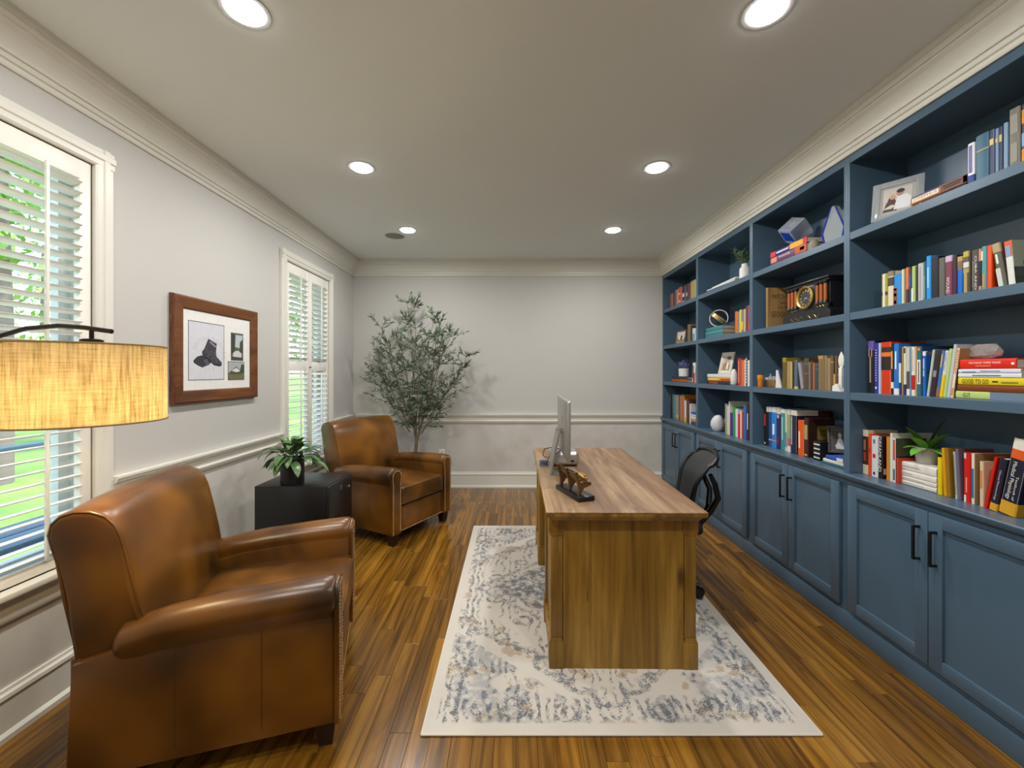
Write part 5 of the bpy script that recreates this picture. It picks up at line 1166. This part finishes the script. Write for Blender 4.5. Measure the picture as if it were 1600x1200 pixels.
for q in range(5): ink([(.57 + .035 * q, .70 - .045 * q * .3 - .03), (.62 + .035 * q, .69 - .02 * q), (.61 + .035 * q, .67 - .02 * q), (.565 + .035 * q, .685 - .045 * q * .3 - .03)], '#b9b8c0', 3)
rk = random.Random(2)
for q in range(60):
    u, v_ = rk.uniform(.46, .74), rk.uniform(.40, .66)
    if q % 3 == 0: u, v_ = rk.uniform(.62, .88), rk.uniform(.29, .40)
    ink([(u, v_), (u + .012, v_ + .005), (u + .008, v_ + .014)], '#a9a8b2', 3)
for q in range(4): ink([(.40 + .02 * q, .34 - .025 * q), (.5 + .02 * q, .36 - .025 * q), (.5 + .02 * q, .352 - .025 * q), (.40 + .02 * q, .332 - .025 * q)], '#8f8e98', 2)
ry = M()
for q in range(26):
    a = R(-20 + 220 * q / 25) if q < 22 else R(240 + 15 * (q - 22)); c_ = (.56, .47); r0, r1 = .33, .40 + .04 * (q % 2)
    p0, p1 = (c_[0] + math.cos(a) * r0 * 1.15, c_[1] + math.sin(a) * r0 * .72), (c_[0] + math.cos(a) * r1 * 1.15, c_[1] + math.sin(a) * r1 * .72)
    p0 = loc(*p0); p1 = loc(*p1); ry.cyl((.0125, *p0), (.0125, *p1), .0006, None, 4)
ry.obj('ink_rays', flat('#77767f'), pr, 0)
pr2, loc2 = pane(.68, .875, .40, .78, '#5c6454')
ink([(0, .95), (1, .95), (.85, .45), (.2, .5)], '#b8c4c8', 0, pr2, loc2); ink([(0, .2), (.3, .3), (.35, .95), (0, 1)], '#3c4038', 1, pr2, loc2); ink([(.7, .3), (1, .2), (1, .8), (.75, .7)], '#41463c', 1, pr2, loc2)
ink([(.15, .1), (.85, .08), (.9, .25), (.6, .36), (.3, .33), (.12, .24)], '#c9cac8', 2, pr2, loc2); ink([(.05, 0), (1, 0), (1, .1), (.05, .12)], '#4a4440', 2, pr2, loc2)
pr3, loc3 = pane(.63, .895, .12, .37, '#aab0b0')
ink([(0, 0), (1, 0), (1, .35), (0, .4)], '#6f6a4c', 0, pr3, loc3); ink([(.05, .4), (.5, .75), (.95, .4), (.8, .3), (.15, .3)], '#4c5048', 1, pr3, loc3); ink([(.2, .5), (.5, .68), (.8, .48), (.5, .42)], '#d8d8d4', 2, pr3, loc3); ink([(.7, .4), (1, .35), (1, .85), (.85, .9)], '#3c4a38', 2, pr3, loc3)

# ================================================================== arc floor lamp
lx, ly = -1.338, 1.30
la_ = thing('arc_floor_lamp', 'dark bronze arc floor lamp with glowing linen drum shade', 'floor lamp', (-1.80, ly, 0))
M().lathe([(.125, 0), (.13, .006), (.13, .02), (.12, .026), (.02, .03), (.012, .04)], 36).obj('base', MBRONZE, la_)
arc = [(0, 0, .03), (0, 0, .6), (0, 0, 1.15), (.01, 0, 1.28), (.045, 0, 1.38), (.10, 0, 1.45), (.18, 0, 1.50), (.28, 0, 1.528), (.38, 0, 1.536), (.46, 0, 1.53), (.545, 0, 1.518)]
M().tube(arc, .0075, 10).obj('arc_pole', MBRONZE, la_, 60)
cxl = lx + 1.80
M().cyl((cxl + .02, 0, 1.53), (cxl + .02, 0, 1.492), .006, None, 10).lathe([(.028, 1.478), (.028, 1.492), (.02, 1.495)], 24, (cxl + .02, 0, 0)).obj('shade_fitter', MBRONZE, la_)
ms = NT('linen_shade'); vec = ms.coord()
warp = ms.noise(ms.coord(scale=(160, 160, 9)), 1, 3, .6); weft = ms.noise(ms.coord(scale=(14, 14, 260)), 1, 3, .6)
wvv = ms.math('ADD', ms.math('MULTIPLY', warp, .7), ms.math('MULTIPLY', weft, .3))
lc = ms.ramp(wvv, [(.35, C('#b3a37c')), (.5, C('#dccba2')), (.65, C('#ece0be'))])
df = ms.n('BsdfDiffuse', Color=lc); tl_ = ms.n('BsdfTranslucent', Color=lc); mx = ms.n('MixShader', Fac=.55)
ms.t.links.new(df.outputs[0], mx.inputs[1]); ms.t.links.new(tl_.outputs[0], mx.inputs[2]); ms.t.links.new(mx.outputs[0], ms.out.inputs[0])
z0, z1, r0, r1 = 1.237, 1.474, .199, .197
M().lathe([(r0, z0), (r1, z1), (r1 - .003, z1), (r0 - .003, z0), (r0, z0)], 64, (cxl, 0, 0)).obj('lamp_shade', ms.m, la_, 60)
rm = M()
for zz, rr_ in ((z0, r0), (z1, r1)): M().tube([(cxl + rr_ * math.cos(2 * math.pi * k / 64), rr_ * math.sin(2 * math.pi * k / 64), zz) for k in range(65)], .0028, 6).obj('shade_rim', flat('#9a7c46', .7), la_, 60)
for k in range(3): a = 2.1 * k + .4; rm.cyl((cxl, 0, 1.47), (cxl + r1 * math.cos(a), r1 * math.sin(a), 1.47), .002, None, 6)
rm.obj('shade_spider', MBRONZE, la_, 60)
M().ball((cxl, 0, 1.33), .03, .03, .038, 16, 10).obj('bulb', emit('warm_bulb', (1, .72, .38, 1), 4), la_, 60)
M().cyl((cxl, 0, 1.362), (cxl, 0, 1.475), .012, None, 12).obj('socket', MBRONZE, la_)
bl = D.lights.new('bulb_light', 'POINT'); bl.energy = 7; bl.color = (1, .78, .46); bl.shadow_soft_size = .04
bo = D.objects.new('bulb_light', bl); COL.objects.link(bo); bo.parent = la_; bo.location = (cxl, 0, 1.285)

# ================================================================== office chair
oc = thing('office_chair', 'black mesh back office chair pulled up behind the desk', 'office chair', (.935, 2.69, .0088), R(180 - 12))
MMESH = flat('#2b2c30', .6); rbz = .0
for k in range(5):
    a = R(72 * k + 12); e = Vector((math.cos(a) * .25, math.sin(a) * .25, .075))
    M().tube([(0, 0, .12), e * .5 + Vector((0, 0, .07)), e], [.024, .02, .015], 8).obj('base_leg', MK, oc, 60)
    for s_ in (-1, 1):
        c_ = e + Vector((-math.sin(a), math.cos(a), 0)) * s_ * .014; M().cyl((c_.x + math.sin(a) * s_ * -.009, c_.y + math.cos(a) * s_ * .009, .037), (c_.x - math.sin(a) * s_ * -.009, c_.y - math.cos(a) * s_ * .009, .037), .028, None, 16).obj('caster', MK, oc)
M().cyl((0, 0, .1), (0, 0, .42), .026, None, 16).obj('gas_lift', MK, oc)
M().cushion(-.23, -.225, .42, .22, .225, .49, .03, .01, 10).obj('seat', flat('#1a1a1d', .8), oc, 60)
ns = 12; shell = []
def backpt(u, v_):                                           # u across -1..1, v up 0..1
    z = .52 + .365 * v_; hw_ = .235 * (1 - .28 * (1 - v_) ** 2) * (1 - .12 * max(0, v_ - .75) * 4 * u * u)
    x = -.20 - .03 * math.sin(v_ * 2.2) * 0 - .055 * v_ - .11 * max(0, v_ - .55) ** 1.4 * 2.2 + .06 * u * u * (1 - .4 * v_)
    if v_ > .9: z -= .02 * u * u
    return (x, u * hw_, z)
NU, NV = 12, 14
gv = [backpt(-1 + 2 * i / NU, j / NV) for j in range(NV + 1) for i in range(NU + 1)]
gf = [(j * (NU + 1) + i, j * (NU + 1) + i + 1, (j + 1) * (NU + 1) + i + 1, (j + 1) * (NU + 1) + i) for j in range(NV) for i in range(NU)]
k = len(gv); gv2 = [(p[0] - .006, p[1], p[2]) for p in gv]
M().add(gv + gv2, gf + [tuple(q + k for q in f)[::-1] for f in gf]).obj('mesh_back', MMESH, oc, 60)
rim = [backpt(-1, j / NV) for j in range(NV + 1)] + [backpt(-1 + 2 * i / NU, 1) for i in range(1, NU + 1)] + [backpt(1, j / NV) for j in range(NV - 1, -1, -1)] + [backpt(-1 + 2 * i / NU, 0) for i in range(NU - 1, 0, -1)]
M().tube(rim + [rim[0]], .013, 8).obj('back_frame', MK, oc, 60)
for s_ in (-1, 1): M().tube([(-.05, 0, .40), (-.24, 0, .41), (-.31, s_ * .03, .52), (-.335, s_ * .10, .62), (-.30, s_ * .17, .72), (-.27, s_ * .19, .78)], [.02, .022, .02, .018, .016, .012], 8).obj('back_support', MK, oc, 60)

# ================================================================== outdoors beyond the windows
GZ = -.55
gr = NT('lawn_grass'); vec = gr.coord(); gr.set(Base_Color=gr.ramp(gr.noise(vec, .5, 5), [(.3, C('#4a6c2a')), (.6, C('#7a9c44')), (.8, C('#90b058'))]), Roughness=.95)
struct(M().box(-300, -120, GZ - .1, XL - .16, 400, GZ).obj('ground', gr.m, None, 0), 'bright green lawn outside the windows')
mdk = painted('weathered_deck', '#9a938c', .8, .12, 8)
dck = thing('timber_deck', 'weathered grey timber deck outside the near window', 'deck', (XL - .16, 0, -.12))
for i in range(14):
    x0 = -.14 * i; M().rbox(x0 - .136, -1.2, -.03, x0, 5.4, 0, .003).obj('deck_board', mdk, dck)
M().box(-1.98, -1.2, GZ + .12, -.01, 5.4, -.031).obj('deck_frame', flat('#5a4c40'), dck, 0)
mrl = flat('#3c5560', .5)
rl_ = thing('deck_railing', 'dark teal painted deck railing outside the near window', 'railing', (XL - 1.95, 0, -.12))
M().rbox(-.06, -1.2, .90, .06, 5.4, .94, .004).obj('hand_rail', mrl, rl_)
M().rbox(-.02, -1.2, .10, .02, 5.4, .16, .003).obj('bottom_rail', mrl, rl_)
for i in range(5): M().rbox(-.045, -.9 + 1.55 * i, 0, .045, -.81 + 1.55 * i, .9, .004).obj('post', mrl, rl_)
dbn = thing('deck_bench', 'dark blue grey slatted bench on the deck', 'bench', (XL - 1.35, 2.6, -.12))
for i in range(4): M().rbox(-.28 + .12 * i, -1.2, .40, -.18 + .12 * i, 1.2, .43, .004).obj('seat_slat', flat('#41586a', .5), dbn)
for yy in (-1.0, 1.0): M().rbox(-.26, yy - .04, 0, .16, yy + .04, .40, .004).obj('bench_leg', flat('#3a4f60', .5), dbn)
MBK = flat('#6b625a', .9); MTL = leafm('tree_leaf', '#5f8a36', '#a4c860', .6); ro_ = random.Random(31)
def tree(x, y, hgt, rad, label, low=.35, nl=900):
    t = thing('shade_tree', label, 'tree', (x, y, GZ), 0, 'trees on the lawn')
    M().tube([(0, 0, 0), (.05, .02, hgt * .3), (0, .05, hgt * .75)], [.24, .19, .09], 10).obj('trunk', MBK, t, 60)
    fo_ = M()
    for i in range(nl):
        a = ro_.uniform(0, 6.283); rr_ = rad * ro_.random() ** .5; zz = hgt * (low + (1 - low) * ro_.random()); k_ = 1 - .5 * abs(zz / hgt - .6)
        p = Vector((math.cos(a) * rr_ * k_, math.sin(a) * rr_ * k_, zz)); u = Vector((ro_.uniform(-1, 1), ro_.uniform(-1, 1), ro_.uniform(-1, 1))).normalized(); v_ = u.cross(Vector((.3, .5, .8))).normalized(); s_ = ro_.uniform(.12, .26)
        fo_.add([p - u * s_, p - v_ * s_ * .5, p + u * s_, p + v_ * s_ * .5], [(0, 1, 2, 3)])
    fo_.obj('crown', MTL, t, 0)['kind'] = 'stuff'
for (x, y, hg, rd, lb, lw) in ((-9, 7.2, 9, 2.2, 'tall tree with grey trunk on lawn seen through near window', .42), (-15.5, 10, 10, 2.4, 'second tall tree farther out on the lawn', .36), (-18, 16.5, 11, 3, 'distant large tree beyond the lawn', .2), (-9.5, 13, 9, 2.4, 'leafy tree seen through the upper near shutters', .42), (-9, 21, 10, 3.0, 'leafy tree seen through the far window', .34), (-14, 29, 12, 4, 'distant tree seen through the far window', .2), (-26, 23, 12, 4.5, 'broad distant tree at the edge of the lawn', .12)):
    tree(x, y, hg, rd, lb, lw)
